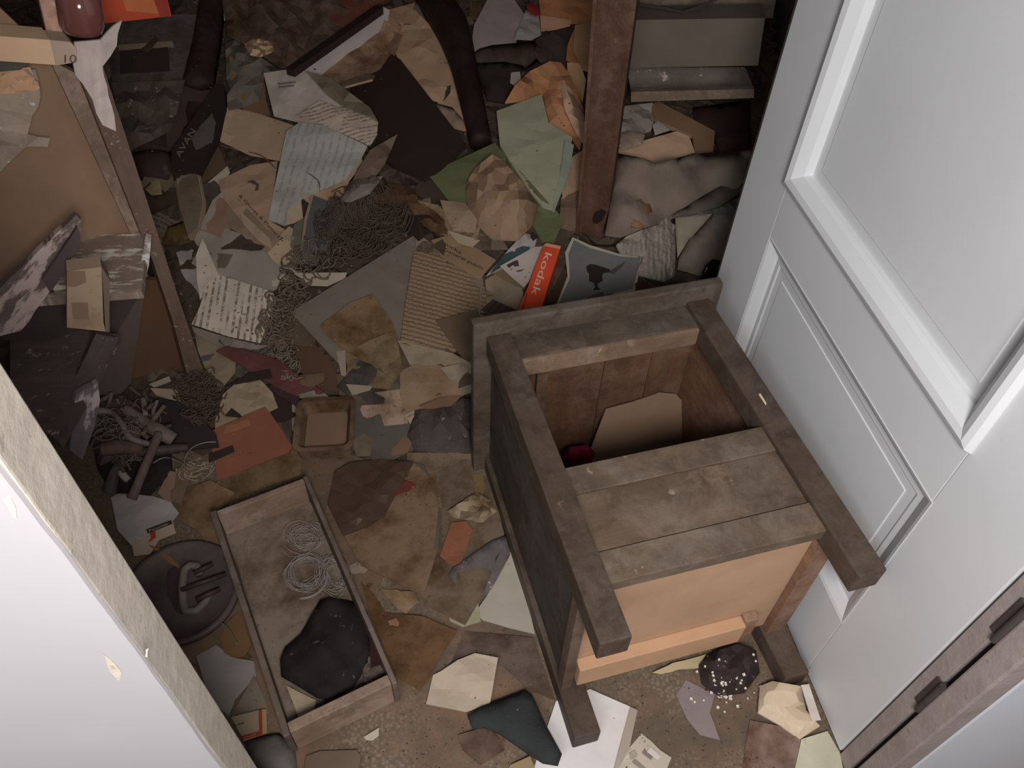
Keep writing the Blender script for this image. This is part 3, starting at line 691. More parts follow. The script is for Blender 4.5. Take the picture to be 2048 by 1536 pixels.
S('black_fabric', 'black fabric bundled under the dark bar', 'cloth', "950,126 1010,124 1048,132 1030,170 1010,205 975,200 960,160", (27, 20, 19), 'cloth', bulge=.02, crumple=.01, smooth=True)
S('red_wrapper', 'small red wrapper at the top centre', 'wrapper', "1052,8 1072,4 1082,30 1070,32 1056,24", (84, 28, 24), 'plain', lift=.04)
S('orange_paper_sheet', 'orange-brown paper sheet across the top beside the post', 'paper', "1075,-20 1200,-20 1195,45 1140,48 1082,34", (104, 70, 48), 'plain', lift=.03, crumple=.006)
S('pink_card', 'pinkish cream card under the orange-brown sheet', 'card', "1080,30 1145,40 1140,52 1105,60 1082,62", (122, 92, 76), 'plain', lift=.035)
S('dark_burnt_cloth', 'charred dark cloth with a ragged top edge beside the post', 'cloth', "1072,78 1105,62 1150,50 1145,85 1132,130 1090,128 1070,110", (36, 28, 25), 'cloth', tear=2, crumple=.01, bulge=.01)
S('amber_paper', 'amber wedge of paper beside the post', 'paper', "1135,90 1152,48 1160,125 1150,128 1132,120", (96, 68, 44), 'plain', lift=.03)
S('tan_folded_paper', 'tall tan folded paper standing against the post', 'paper', "1150,50 1196,42 1190,100 1182,145 1165,140 1146,100", (122, 94, 72), 'plain', lift=.035, crumple=.006)
S('tan_tail_paper', 'tan pointed paper tail hanging beside the post', 'paper', "1134,125 1160,126 1172,160 1165,205 1150,180 1135,150", (110, 86, 64), 'paper', lift=.02)
S('orange_paper_bag', 'crumpled orange paper bag lying beside the brown post', 'bag', "1010,205 1030,170 1060,142 1100,122 1122,125 1140,150 1168,220 1168,260 1160,300 1140,272 1098,245 1085,190 1050,200", (104, 73, 52), 'plain', bulge=.05, crumple=.016, wl=.09, v=230)
S('grey_bag_fold', 'greyish fold of paper bag hanging by the post', 'bag', "1120,160 1140,175 1168,232 1170,290 1150,262 1128,215", (112, 90, 74), 'paper', bulge=.02, crumple=.01, v=230)
S('white_wisp', 'tiny white paper wisp between black fabric and orange bag', 'paper', "1022,145 1040,143 1042,160 1028,170 1020,165", (92, 84, 76), 'plain', lift=.02)
S('mint_paper', 'pale mint paper stack leaning left of the post', 'paper', "993,222 1083,188 1090,215 1097,245 1145,275 1130,340 1105,418 1085,412 1050,370 1000,290", (97, 95, 80), 'plain', th=.006, crumple=.003, lift=.03, v=300)
S('mint_sheet_edge', 'loose mint sheet sticking out under the mint stack', 'paper', "1130,280 1148,290 1138,345 1108,425 1100,418 1120,350", (92, 96, 86), 'plain', lift=.02)
S('green_folder', 'mid green cardboard folder lying on the heap', 'folder', "855,347 990,285 1002,300 1120,430 1126,445 1108,485 1085,485 1060,440 930,405 905,410", (62, 64, 44), 'plain', th=.003, crumple=.003, v=380)
S('paper_bag', 'large crumpled brown-pink paper bag on the green folder', 'bag', "930,370 950,335 985,308 1005,320 1050,370 1075,410 1065,450 1035,480 985,478 955,450 935,410", (96, 78, 63), 'paper', bulge=.06, crumple=.018, wl=.10, v=400)
S('tan_paper_curl', 'curled tan paper left of the crumpled brown bag', 'paper', "835,400 875,410 910,440 960,455 955,480 900,475 865,455", (100, 84, 68), 'paper', crumple=.01, bulge=.008)
S('cream_curl', 'cream curled card under the tan curl', 'card', "880,400 930,405 955,440 950,465 905,460 890,430", (110, 94, 78), 'plain', crumple=.006, lift=.006)
S('rust_rag', 'rust brown rag in front of the brown board', 'cloth', "700,388 720,372 790,368 830,380 835,402 800,412 760,404 720,415", (60, 42, 28), 'cloth', bulge=.014, crumple=.01, wl=.05, tear=3)
S('brown_leaf_paper', 'brown shrivelled paper right of the rust rag', 'paper', "800,400 850,410 890,440 895,470 862,462 830,440 806,425", (70, 52, 38), 'stain', crumple=.014, wl=.05, tear=2)
S('dark_lump', 'black-brown lump of rotten cloth right of the brown net', 'cloth', "812,430 845,432 850,470 838,480 815,468", (34, 26, 22), 'cloth', bulge=.012, crumple=.01)

# ------------------------------------------------------------------ centre-left paper cascade
S('tan_card', 'plain tan card at the upper left of the paper heap', 'card', "455,212 520,228 592,252 565,322 500,310 440,282", (108, 92, 76), 'plain', crumple=.002, lift=.015, th=.002)
o = S('printed_letter', 'white printed letter standing up above the blue form', 'letter', "527,146 585,137 612,142 655,180 680,205 720,215 690,240 620,250 548,232", (112, 104, 98), 'plain', crumple=.008, lift=.03, wl=.14)
mark(o, 'printed_line', "555,166 590,162 592,166 556,170", (70, 62, 60)); mark(o, 'printed_line', "556,172 588,169 589,173 557,176", (70, 62, 60))
S('grey_cover_sheet', 'grey-olive curled sheet behind the printed letter', 'paper', "612,142 660,155 740,215 757,245 735,232 690,215 655,190", (84, 76, 64), 'plain', crumple=.012, lift=.03)
S('printed_page', 'white page of close print folded over beside the letter', 'letter', "592,232 640,200 676,215 735,216 756,245 754,270 740,292 690,268 630,242", (122, 112, 102), 'print', crumple=.005, lift=.03, lines=.014, udir=((600, 238), (740, 222)), ink=(60, 50, 48))
o = S('blue_form', 'pale blue handwritten receipt form on the heap', 'form', "573,262 600,244 650,250 735,292 722,318 690,360 640,380 600,400 570,452 537,440 548,380", (110, 108, 103), 'print', crumple=.006, lift=.018, rough=.8, lines=.02, udir=((600, 350), (665, 262)), ink=(66, 70, 76))
S('receipt_top', 'cream torn receipt lying over the blue form', 'paper', "660,330 690,300 715,302 725,322 700,360 680,400 625,412 600,392 640,360", (112, 94, 78), 'paper', crumple=.006, tear=1.5)
S('dark_feather_leaf', 'grey-brown pointed leaf of paper beside the receipt', 'paper', "712,345 740,300 795,268 782,300 768,330 745,360 720,392 690,400", (72, 60, 52), 'paper', crumple=.012, lift=.01)
S('grey_tissue', 'grey tissue fold under the pointed leaf', 'paper', "700,372 730,355 765,352 740,385 700,402 680,400", (88, 80, 74), 'plain', crumple=.01, bulge=.008)
o = S('button_leaflet', 'pinkish tan leaflet with a line of print across it', 'leaflet', "436,362 500,330 555,322 548,380 537,440 575,462 560,478 500,465 445,395", (118, 98, 82), 'plain', crumple=.004, lift=.006)
letters(o, '& Gloves & Flatters', (477, 392), (557, 476), 6, (52, 40, 36))
mark(o, 'button_ring', "494,362 506,360 518,368 517,380 504,384 510,380 512,370 502,366", (62, 46, 40))
S('tan_fold', 'tan folded page edge under the leaflet', 'paper', "440,395 470,390 530,455 560,480 535,505 470,470 430,455", (104, 88, 74), 'plain', crumple=.003)
S('brown_fold', 'brown fold of wrapping left of the tan page edge', 'paper', "415,420 448,385 452,440 480,500 430,470 400,460", (104, 82, 68), 'plain', crumple=.003)
S('cream_wedge', 'cream wedge of paper between two tan folds', 'paper', "480,422 500,440 540,478 545,500 515,480 488,450", (126, 110, 94), 'plain', crumple=.002)
S('grey_page', 'large blank grey page above the open letter', 'paper', "388,480 425,400 448,380 448,455 500,475 590,520 575,565 540,585 440,552 410,520", (112, 104, 96), 'plain', crumple=.004, v=520)
S('cream_square', 'cream square note pointing down above the net', 'note', "530,498 578,470 612,525 560,532 545,520", (128, 112, 92), 'plain', crumple=.002, lift=.008)
S('cream_tab', 'narrow cream tab above the square note', 'note', "560,470 578,452 598,465 582,482 568,478", (124, 108, 90), 'plain', crumple=.002, lift=.008)
S('cream_corner', 'cream triangle beside the blue-grey booklet', 'paper', "575,420 602,398 606,435 590,445 572,450", (124, 108, 92), 'plain', crumple=.003)
S('olive_card', 'olive grey card under the blue-grey booklet', 'card', "588,450 612,430 606,500 640,515 600,530 580,490", (78, 76, 66), 'plain', crumple=.003)
o = S('grey_booklet', 'blue-grey booklet lying beside the brown net', 'book', "625,390 692,416 652,496 604,500 612,440", (62, 62, 62), 'plain', th=.012, rigid=True, crumple=0, lift=.01)
mark(o, 'page_edge', "622,389 627,391 614,440 606,500 601,500 608,440", (104, 92, 78), label='cream page edge')
S('pale_paper_corner', 'bright white card corner behind the yarn tangle', 'card', "538,528 585,528 602,560 545,572", (134, 124, 110), 'plain')
S('pale_card_right', 'bright white card peeping out beside the grey mount board', 'card', "595,545 694,545 690,556 655,572 600,570", (130, 120, 106), 'plain')
o = S('open_letter', 'open handwritten letter on white paper with a raised left fold', 'letter', "437,549 545,583 552,600 520,686 455,672 383,648 400,612 412,570", (150, 139, 128), 'print', crumple=.003, lift=.012, lines=.0155, udir=((412, 560), (388, 648)), ink=(60, 52, 48), v=620)
S('letter_fold', 'folded upper leaf of the handwritten letter', 'letter', "405,476 416,500 437,549 412,572 400,600 394,560 392,510", (146, 135, 124), 'plain', crumple=.004, lift=.016)
S('letter_underside', 'grey lower edge of pages beneath the handwritten letter', 'paper', "383,652 455,675 520,690 540,690 505,702 430,690 388,665", (96, 86, 80), 'plain')
S('cream_leaf', 'cream blank page below the open letter', 'paper', "390,668 440,682 475,700 470,745 440,780 412,740 395,700", (104, 92, 76), 'paper', crumple=.004)
S('blue_chip', 'small grey-blue chip of card below the open letter', 'card', "400,712 428,708 420,720 404,722", (74, 72, 72), 'plain')
S('maroon_card', 'maroon folded card below the net tangle', 'card', "432,702 455,692 520,708 560,722 610,760 650,785 598,796 545,770 490,735", (70, 42, 40), 'plain', crumple=.008, th=.002, lift=.01)
S('black_spike', 'black pointed strip crossing the maroon card', 'strip', "450,774 500,745 540,738 545,755 500,762", (38, 28, 26), 'plain', lift=.012)
S('dark_card_hollow', 'dark purple-brown card below the maroon card', 'card', "535,768 560,775 598,795 598,818 575,800 550,788", (48, 34, 34), 'plain')
o = S('cream_ruled_page', 'cream ruled page above the orange card', 'paper', "430,842 445,790 470,768 520,760 545,785 556,815 520,830 470,850 432,870", (118, 104, 86), 'paper', crumple=.006, tear=1.5)
S('grey_mount_board', 'big grey mount board lying flat in the middle of the heap', 'board', "581,624 835,466 965,560 960,640 812,660 803,700 674,724", (86, 78, 70), 'plain', th=.003, crumple=.0015, v=600, lift=.006)
S('brown_stained_paper', 'brown water-stained paper on the grey mount board', 'paper', "640,650 700,605 745,588 785,645 798,690 800,745 762,742 690,700 655,672", (92, 74, 54), 'stain', crumple=.003)
S('mustard_stained_paper', 'mustard stained paper overlapping the brown one', 'paper', "688,708 740,680 790,660 806,738 778,778 690,770 695,735", (90, 76, 57), 'stain', crumple=.005)
S('white_slip', 'white slip showing at the left of the mustard paper', 'paper', "672,702 690,700 694,770 684,758", (112, 100, 88), 'plain')
S('chocolate_card', 'chocolate brown card lying under the grey mount board', 'card', "590,665 600,655 660,722 690,775 672,782 635,775 592,735", (66, 48, 38), 'plain', crumple=.002)
S('leather_scrap', 'tan scrap at the foot of the chocolate card', 'paper', "600,750 650,745 648,760 625,775 600,768", (92, 72, 58), 'plain')
S('corrugated_card', 'corrugated brown cardboard with horizontal ridges', 'cardboard', "828,503 880,507 930,525 962,542 975,600 972,665 905,706 800,690 812,600", (92, 76, 60), 'plain', th=.003, crumple=.001, ridge=.0022, udir=((820, 560), (975, 585)), step=3, lift=.012)
S('dark_square_card', 'dark olive-brown square card on the corrugated cardboard', 'card', "872,641 952,620 962,640 968,722 935,731", (70, 57, 44), 'plain', th=.002, lift=.006)
S('cut_paper_corner', 'pale crumpled paper under the corrugated cardboard corner', 'paper', "795,680 905,706 940,725 950,760 905,755 880,730 820,730", (104, 94, 80), 'paper', crumple=.006)
o = S('newspaper_clipping', 'yellowed newspaper clipping with bold headline', 'newspaper', "862,480 905,468 992,520 968,548 960,560 880,512", (92, 76, 58), 'plain', crumple=.003, lift=.006)
mark(o, 'picture', "864,490 885,478 892,490 888,512", (50, 42, 32), label='dark printed picture')
letters(o, 'nicks', (889, 489), (921, 508), 6, (38, 32, 26)); letters(o, 'General public', (886, 500), (966, 540), 6, (38, 32, 26))
S('white_folded_note', 'white folded note under the clipping', 'note', "895,460 925,470 960,480 945,494 915,485", (112, 100, 86), 'plain', lift=.008)

# things in front of the crumpled bag
S('cream_booklet', 'cream booklet with a tan band under the red film box', 'booklet', "970,560 1005,538 1050,560 1046,600 1036,620 975,625", (100, 90, 76), 'paper', crumple=.003)
S('tan_band', 'olive tan paper band across the cream booklet', 'paper', "985,545 1005,535 1055,560 1048,578 1010,560", (88, 74, 56), 'plain', lift=.004)
o = S('teal_brochure', 'glossy brochure with a dark teal picture strip', 'brochure', "972,552 1018,498 1048,466 1075,472 1068,500 1040,520", (112, 104, 100), 'plain', th=.002, crumple=.002, lift=.012)
mark(o, 'teal_picture', "984,540 1006,510 1045,492 1060,494 1058,505 1028,520 980,548", (38, 50, 50), label='dark teal picture strip')
mark(o, 'logo_square', "1058,470 1066,464 1078,474 1066,482", (32, 24, 24), label='small black emblem')
o = S('white_pamphlet', 'white pamphlet with small black print beside the red film box', 'pamphlet', "1000,532 1068,494 1088,492 1060,560 1048,575 1030,560", (122, 114, 108), 'plain', crumple=.002, lift=.014)
mark(o, 'emblem', "1013,530 1028,522 1036,520 1038,532 1030,533 1026,530 1018,536", (44, 38, 38), label='curled black emblem')
mark(o, 'emblem_line', "1033,541 1045,539 1045,542 1034,544", (60, 52, 50))
S('black_ink_scrap', 'dark scrap with a printed corner right of the red film box', 'scrap', "1105,500 1128,492 1135,520 1122,545 1105,580 1085,600 1090,560", (62, 52, 44), 'stain', lift=.004)
kb = S('film_box', 'narrow orange-red film box with white lettering behind the nightstand', 'box', "1087,492 1120,498 1100,560 1081,622 1034,625 1055,575", (178, 66, 42), 'plain', th=.022, rigid=True, crumple=0, lift=.012, v=560)
letters(kb, 'kodak', (1091, 504), (1062, 588), 15, (190, 170, 156))
letters(kb, 'SAFETY FILM', (1052, 586), (1043, 618), 4, (70, 26, 22))
mark(kb, 'tab', "1086,491 1093,486 1122,492 1120,498", (150, 104, 90), label='paler end flap')
pf_ = S('photograph', 'black-and-white photograph of a lone dancing figure with white border', 'photograph', "1145,474 1180,490 1240,508 1286,512 1278,548 1270,582 1190,600 1112,612 1135,552 1130,505", (118, 112, 102), 'plain', crumple=.0, th=.0015, lift=.012, tilt=(.05, .1), v=530)
mark(pf_, 'image', "1148,480 1180,496 1240,513 1281,516 1266,577 1190,594 1118,606 1140,556 1137,508", (76, 76, 74), 'plain', label='faded grey picture area')
mark(pf_, 'figure_silhouette', "1172,533 1180,528 1190,529 1218,538 1222,544 1206,546 1204,554 1206,562 1196,566 1196,574 1201,579 1186,580 1190,574 1188,566 1178,562 1178,548 1174,542", (30, 24, 22), label='dark silhouette of a figure', lift=.0018)
mark(pf_, 'figure_silhouette', "1222,540 1252,522 1245,532 1228,548 1218,546", (56, 50, 46), label='grey shadow shape', lift=.0018)

# ------------------------------------------------------------------ brown post and the right-hand shelves
P1 = at(1180, 475, .12)
pb_ = np.array([P1[0], P1[1]+.0, 0]); nP = np.array([-P1[0]*.2-.18, -1., 0])
post = V('brown_post', 'dark brown wooden post standing in the heap left of the shelves', 'post', "1294,-900 1416,-900 1282,-60 1240,250 1218,420 1200,482 1155,470 1168,330 1185,110 1200,-60", pb_, nP, .05, (64, 43, 32), 'wood', udir=((1240, 0), (1180, 470)), v=250)
V('post_edge', 'lighter worn edge strip of the brown post', 'board', "1188,-60 1196,-60 1184,110 1168,330 1154,470 1148,466 1164,300", pb_+np.array([-.002, -.004, 0]), nP, .03, (92, 64, 46), 'wood', udir=((1190, 0), (1150, 470)), v=250) if False else None
x = V('worn_edge', 'lighter worn edge', None, "1287,-900 1296,-900 1198,-60 1186,110 1169,330 1156,470 1150,468 1165,300 1190,-60", pb_+nP/np.linalg.norm(nP)*.004, nP, .03, (72, 49, 37), 'wood', udir=((1190, 0), (1150, 470)), v=250); bpy.context.view_layer.update(); att(x, post)
x = V('knot', 'dark oval knot', None, "1184,438 1190,424 1204,418 1212,424 1206,440 1194,448 1186,446", pb_+nP/np.linalg.norm(nP)*.0015, nP, .001, (30, 18, 15), 'plain', v=400); att(x, post)
p2 = pb_+np.array([.1, .16, 0]); n2 = (-.12, -1, .08)
rs = empty('wall_shelf', (.55, 2.1, .55)); meta(rs, 'dusty wooden shelf board behind the brown post', 'shelf'); bpy.context.view_layer.update()
att(V('shelf_edge', 'pale front edge', None, "1262,184 1508,178 1508,196 1262,204", p2, n2, .02, (84, 70, 58), 'wood'), rs)
att(V('shelf_top', 'dusty top with white plaster crumbs', None, "1254,136 1490,134 1508,178 1262,184", p2+np.array([0, .01, 0]), (-.12, -.75, .65), .012, (74, 66, 60), 'speckwood'), rs)
V('grey_carton', 'long grey carton resting on the dusty shelf', 'box', "1268,40 1530,36 1516,131 1258,136", p2+np.array([0, .02, 0]), n2, .10, (56, 50, 43), 'plain', v=85)
V('dark_back_board', 'dark board with black grooves above the grey carton', 'board', "1272,-40 1560,-40 1545,36 1268,40", p2+np.array([0, .22, 0]), n2, .012, (58, 50, 42), 'wood')
V('bent_wire', 'black wire drooping above the grey carton', 'wire', "1272,6 1330,14 1365,22 1390,14 1440,-6 1446,-4 1392,19 1365,27 1328,19 1272,11", p2+np.array([0, .0, 0]), n2, .004, (26, 20, 18), 'plain')
S('paper_under_shelf', 'grey crumpled papers with a dark hole under the dusty shelf', 'paper', "1248,212 1305,205 1312,230 1302,262 1240,285 1238,260", (92, 86, 80), 'paper', crumple=.012, lift=.02)
S('white_paper_wedge', 'small white wedge of paper under the shelf', 'paper', "1305,250 1316,241 1340,260 1310,270", (116, 110, 106), 'plain', lift=.04)
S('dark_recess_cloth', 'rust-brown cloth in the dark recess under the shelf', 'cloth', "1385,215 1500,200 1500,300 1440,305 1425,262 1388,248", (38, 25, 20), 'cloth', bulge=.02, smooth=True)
S('tan_plank', 'tan plank slanting down under the dusty shelf', 'board', "1302,207 1318,203 1430,262 1426,305 1390,308 1385,270 1310,240", (84, 66, 50), 'plain', th=.012, lift=.02, rigid=True, crumple=0)
S('cream_envelope', 'cream envelope right of the brown post', 'envelope', "1231,300 1290,280 1355,262 1378,272 1390,305 1350,318 1310,326 1285,316 1232,306", (136, 112, 92), 'plain', lift=.04, crumple=.003)
S('pale_rag', 'pale rag squeezed between post and cream envelope', 'cloth', "1238,270 1260,262 1290,270 1285,288 1236,302", (112, 96, 84), 'cloth', lift=.03, bulge=.008)
S('grey_drape', 'big grey-tan draped cloth behind the photograph', 'cloth', "1232,306 1285,316 1312,326 1390,308 1505,298 1500,345 1478,375 1390,412 1340,440 1290,455 1240,475 1210,470 1222,400", (84, 74, 66), 'cloth', bulge=.05, crumple=.045, wl=.13, smooth=True, v=400)
S('ochre_cloth', 'ochre patch of cloth on the grey drape', 'cloth', "1262,375 1282,350 1300,380 1305,430 1290,455 1262,452", (94, 72, 50), 'cloth', bulge=.012, crumple=.012, smooth=True, wl=.06)
S('drape_fold', 'dark fold of cloth running to the door', 'cloth', "1345,432 1400,395 1490,345 1488,380 1440,412 1380,430", (66, 58, 52), 'cloth', bulge=.02, crumple=.012, smooth=True)
S('teal_grey_rag', 'bluish grey rag by the door edge behind the nightstand', 'cloth', "1365,428 1392,409 1440,405 1482,395 1470,425 1440,425", (66, 68, 62), 'cloth', crumple=.012, bulge=.01)
S('pleated_cloth', 'grey pleated cloth above the nightstand top', 'cloth', "1232,490 1262,465 1305,452 1338,430 1342,445 1352,450 1350,550 1330,562 1300,555 1272,548 1286,512 1240,505", (108, 100, 92), 'cloth', crumple=.008, ridge=.003, udir=((1300, 480), (1304, 560)), step=5, bulge=.02, v=500)
S('ragged_white_cloth', 'dirty white cloth folds beside the pleated cloth', 'cloth', "1350,430 1430,422 1405,450 1378,480 1355,515 1352,470", (104, 96, 84), 'cloth', crumple=.008, bulge=.012, smooth=True)
S('grey_cloth_sheet', 'grey-brown cloth hanging down against the door edge', 'cloth', "1430,425 1482,400 1465,470 1448,530 1420,525 1402,552 1355,538 1358,515 1380,478", (88, 80, 72), 'cloth', crumple=.012, bulge=.02, smooth=True)
S('black_pot', 'black rounded object between cloth and door', 'pot', "1400,555 1410,530 1425,518 1440,522 1444,550", (24, 16, 15), 'gloss', bulge=.03, crumple=0, smooth=True)
S('red_brown_chip', 'red-brown chip beside the photograph corner', 'scrap', "1270,566 1292,562 1300,572 1272,580", (56, 32, 26), 'plain')
for k, (q, c, nm, lab) in enumerate((("1195,215 1240,200 1236,260 1205,270", (86, 72, 62), 'paper_fragment', 'tan paper fragment peeping out right of the brown post'), ("1120,330 1165,300 1158,380 1125,400", (104, 84, 68), 'paper_fragment', 'pinkish paper fragment left of the brown post'), ("1122,395 1160,380 1150,465 1118,455", (72, 58, 48), 'paper_fragment', 'brown paper fragment at the foot of the brown post'))):
    S(nm, lab, 'paper', q, c, 'paper', crumple=.01)

# ------------------------------------------------------------------ foreground centre litter
S('tan_paper_fold', 'big folded tan paper left of the nightstand', 'paper', "800,742 830,728 884,731 905,760 928,790 880,818 842,822 815,835 800,790", (104, 86, 68), 'paper', crumple=.006, lift=.004)
S('tan_paper_flap', 'darker flap of the folded tan paper', 'paper', "838,812 880,795 925,790 905,812 860,820", (86, 66, 50), 'plain', crumple=.003, lift=.006)
S('white_scrap_pile', 'whitish crumpled scraps between folded tan paper and nightstand', 'paper', "880,735 945,722 942,785 925,790 905,765", (106, 96, 82), 'paper', crumple=.008)
S('white_slip_lower', 'white slip below the mustard paper', 'paper', "692,768 745,772 740,780 705,790", (120, 108, 94), 'plain', lift=.004)
S('speckled_card', 'pinkish cream card with brown specks right of the square dish', 'card', "702,792 805,777 816,846 780,850 707,857", (122, 104, 90), 'stain', th=.002, crumple=.001, lift=.004)
S('white_torn_triangle', 'small torn white triangle right of the speckled card', 'paper', "808,830 835,818 826,855", (116, 106, 94), 'plain')
S('grey_ash_heap', 'heap of grey ashy crumbs beside the nightstand side', 'ash heap', "830,820 900,815 925,795 944,800 946,905 880,905 830,900 815,870", (62, 54, 50), 'speck', bulge=.02, crumple=.008, wl=.03, okind='stuff')
S('tan_leaf', 'tan leaf-shaped scrap below the speckled card', 'paper', "770,885 800,872 828,880 815,905 785,912", (96, 74, 58), 'plain')
S('glass_scrap', 'pale curved paper shard right of the square dish', 'paper', "705,880 735,862 748,880 740,912 712,912", (86, 76, 64), 'paper', crumple=.006)
S('white_stick', 'thin white strip left of the square dish', 'strip', "584,800 592,798 596,860 590,868 584,860", (108, 98, 86), 'plain', th=.003)
S('white_strip_over_dish', 'whitish strip of paper above the square dish', 'paper', "598,788 640,778 660,795 625,797 600,796", (104, 96, 84), 'plain', crumple=.003)
oc = S('orange_card', 'orange-brown cardboard lying flat with a black label strip', 'cardboard', "412,866 530,813 540,825 585,892 578,905 436,962 424,900", (100, 62, 47), 'plain', th=.003, crumple=.002, lift=.012)
mark(oc, 'label_strip', "418,908 465,890 470,903 418,926", (40, 32, 26), label='black label strip')
mark(oc, 'paler_patch', "455,850 498,838 502,850 470,862 445,868", (112, 74, 56), label='paler worn patch')
S('olive_plastic', 'dirty olive plastic under the orange card', 'plastic sheet', "435,962 580,905 590,880 605,920 600,950 500,985 430,1020 400,1000", (84, 68, 50), 'stain', crumple=.004)
S('tan_stained_paper', 'tan stained paper between orange card and drawer', 'paper', "345,985 420,960 470,985 430,1030 440,1080 462,1130 430,1110 395,1060 360,1040", (104, 84, 64), 'stain', crumple=.003)
S('soaked_paper', 'large soaked grey-brown paper between soaked cardboard and nightstand', 'paper', "815,905 945,905 985,955 1010,1080 960,1200 930,1250 850,1210 800,1100", (92, 78, 64), 'stain', crumple=.001)
S('soaked_paper', 'dark stained paper left of the nightstand front leg', 'paper', "930,1262 1065,1275 1110,1400 1060,1380 990,1320 900,1330", (88, 74, 66), 'stain', crumple=.001)
S('stained_brown_board', 'large soaked brown cardboard lying right of the drawer', 'cardboard', "688,1072 740,1052 770,1030 800,975 826,926 868,940 884,1010 872,1110 850,1182 830,1184 722,1130", (104, 84, 66), 'stain', th=.003, crumple=.002)
S('dark_wet_plastic', 'dark wet plastic sheet above the soaked cardboard', 'plastic sheet', "670,942 700,925 762,918 828,924 800,972 768,1032 735,1052 686,1072 655,1010", (62, 48, 40), 'gloss', crumple=.006, wl=.07, rough=.35)
S('red_net_scrap', 'scrap of pink-red netting on the wet plastic', 'netting', "780,970 800,958 825,965 832,975 805,985 785,990", (98, 48, 42), 'speck', crumple=.004, tear=2)
S('teal_edge', 'thin teal edged sheet right of the soaked cardboard', 'paper', "828,924 848,930 872,980 882,1030 876,1100 868,1110 878,1010 858,950", (70, 66, 58), 'plain')
S('rust_stain_paper', 'rust-stained paper at the right side of the drawer', 'paper', "722,1165 745,1185 772,1225 845,1232 915,1262 872,1325 862,1350 840,1382 792,1352 770,1300 742,1235", (92, 68, 46), 'stain', crumple=.004)
S('cream_fragment', 'cream torn fragment on the rust-stained paper', 'paper', "760,1177 828,1183 838,1203 812,1228 795,1216 775,1195", (124, 104, 82), 'stain', crumple=.004, tear=1.5)
S('pink_flake', 'small pinkish flake beside the drawer edge', 'scrap', "776,1242 792,1236 800,1248 786,1266", (132, 96, 74), 'plain', crumple=.004)
S('mustard_envelope', 'mustard envelope beside the nightstand back leg', 'envelope', "945,948 985,948 1005,1005 1010,1042 975,1062 955,1010", (92, 75, 50), 'paper')
S('crumpled_cream', 'crumpled cream paper scrap beside the mustard envelope', 'paper', "895,1022 952,984 982,1002 994,1022 965,1045 908,1035", (120, 106, 86), 'stain', crumple=.010, wl=.05, tear=1)
S('mustard_card', 'mustard card beneath the red-brown card', 'card', "925,1050 985,1072 990,1105 920,1130 900,1118", (94, 76, 52), 'plain')
S('red_brown_card', 'red-brown card with a pale chip near the nightstand', 'card', "880,1112 902,1045 932,1042 945,1060 920,1135 895,1125", (112, 70, 52), 'plain', lift=.003)
S('lavender_cloth', 'lavender-grey cloth scrap left of the white triangular sheet', 'cloth', "905,1135 985,1080 1012,1070 1020,1110 998,1150 975,1192 930,1185 895,1150", (92, 84, 83), 'speck', crumple=.006, smooth=True)
S('white_triangle_sheet', 'white triangular sheet under the nightstand left side', 'paper', "1022,1100 1050,1180 1070,1268 1015,1255 965,1240 950,1225 975,1190", (150, 142, 130), 'plain', crumple=.001, lift=.002)
S('lime_card', 'pale lime card at the tip of the white triangle', 'card', "893,1213 955,1198 962,1243 925,1254 900,1242", (134, 128, 104), 'plain', lift=.003)
S('cream_creased_paper', 'cream creased paper lying on the bare floor', 'paper', "882,1342 915,1320 950,1306 996,1315 980,1408 932,1424 852,1408 866,1350", (168, 152, 134), 'plain', crumple=.006, lift=.004, wl=.08)
S('bright_white_sheet', 'bright white sheet under the nightstand leg at the bottom', 'paper', "1095,1452 1112,1402 1180,1378 1260,1413 1245,1480 1228,1560 1060,1560", (235, 228, 226), 'plain', crumple=.001, lift=.001)
S('grey_edge_sheet', 'grey sheet edge right of the bright white sheet', 'paper', "1260,1413 1275,1420 1258,1500 1232,1545 1228,1540", (150, 138, 128), 'plain')
o = S('slate_rag', 'dark slate rag draped near the lower edge', 'cloth', "935,1430 962,1414 1052,1380 1066,1392 1092,1450 1124,1508 1116,1531 1086,1526 1060,1510 1000,1468 968,1454 945,1458", (52, 54, 54), 'cloth', bulge=.014, crumple=.008, lift=.010, smooth=True, wl=.09)
o = S('photo_clipping', 'pale clipping with faded printed blocks at the bottom edge', 'clipping', "1283,1467 1302,1482 1320,1500 1343,1515 1325,1560 1232,1560 1236,1522", (172, 162, 148), 'plain', crumple=.001)
for q, c in (("1288,1499 1306,1514 1302,1520 1284,1506", (118, 108, 102)), ("1270,1518 1296,1540 1290,1545 1264,1524", (128, 118, 108)), ("1258,1506 1270,1500 1276,1512 1262,1520", (146, 138, 122)), ("1300,1494 1322,1512 1316,1520 1294,1504", (190, 184, 178))):
    mark(o, 'printed_block', q, c)
S('tan_corner_paper', 'tan paper corner at the lower edge left of the white sheet', 'paper', "1020,1530 1060,1512 1070,1536 1058,1560 1010,1560", (132, 112, 84), 'plain')
S('brown_stained_tile', 'red-brown stained paper trodden on the floor', 'paper', "915,1470 975,1452 1000,1480 1010,1500 960,1530 925,1500", (90, 72, 62), 'stain', crumple=.001)
S('lavender_film', 'thin lavender film on the floor in front of the nightstand', 'plastic sheet', "1352,1390 1372,1360 1430,1388 1420,1425 1440,1480 1400,1470 1375,1440", (124, 112, 112), 'plain', crumple=.002)
S('cream_bag', 'cream crumpled bag beside the nightstand back leg and door', 'bag', "1520,1372 1545,1362 1602,1372 1612,1420 1640,1452 1600,1478 1560,1450 1516,1425", (192, 174, 150), 'plain', bulge=.02, crumple=.008, wl=.08, v=1420)
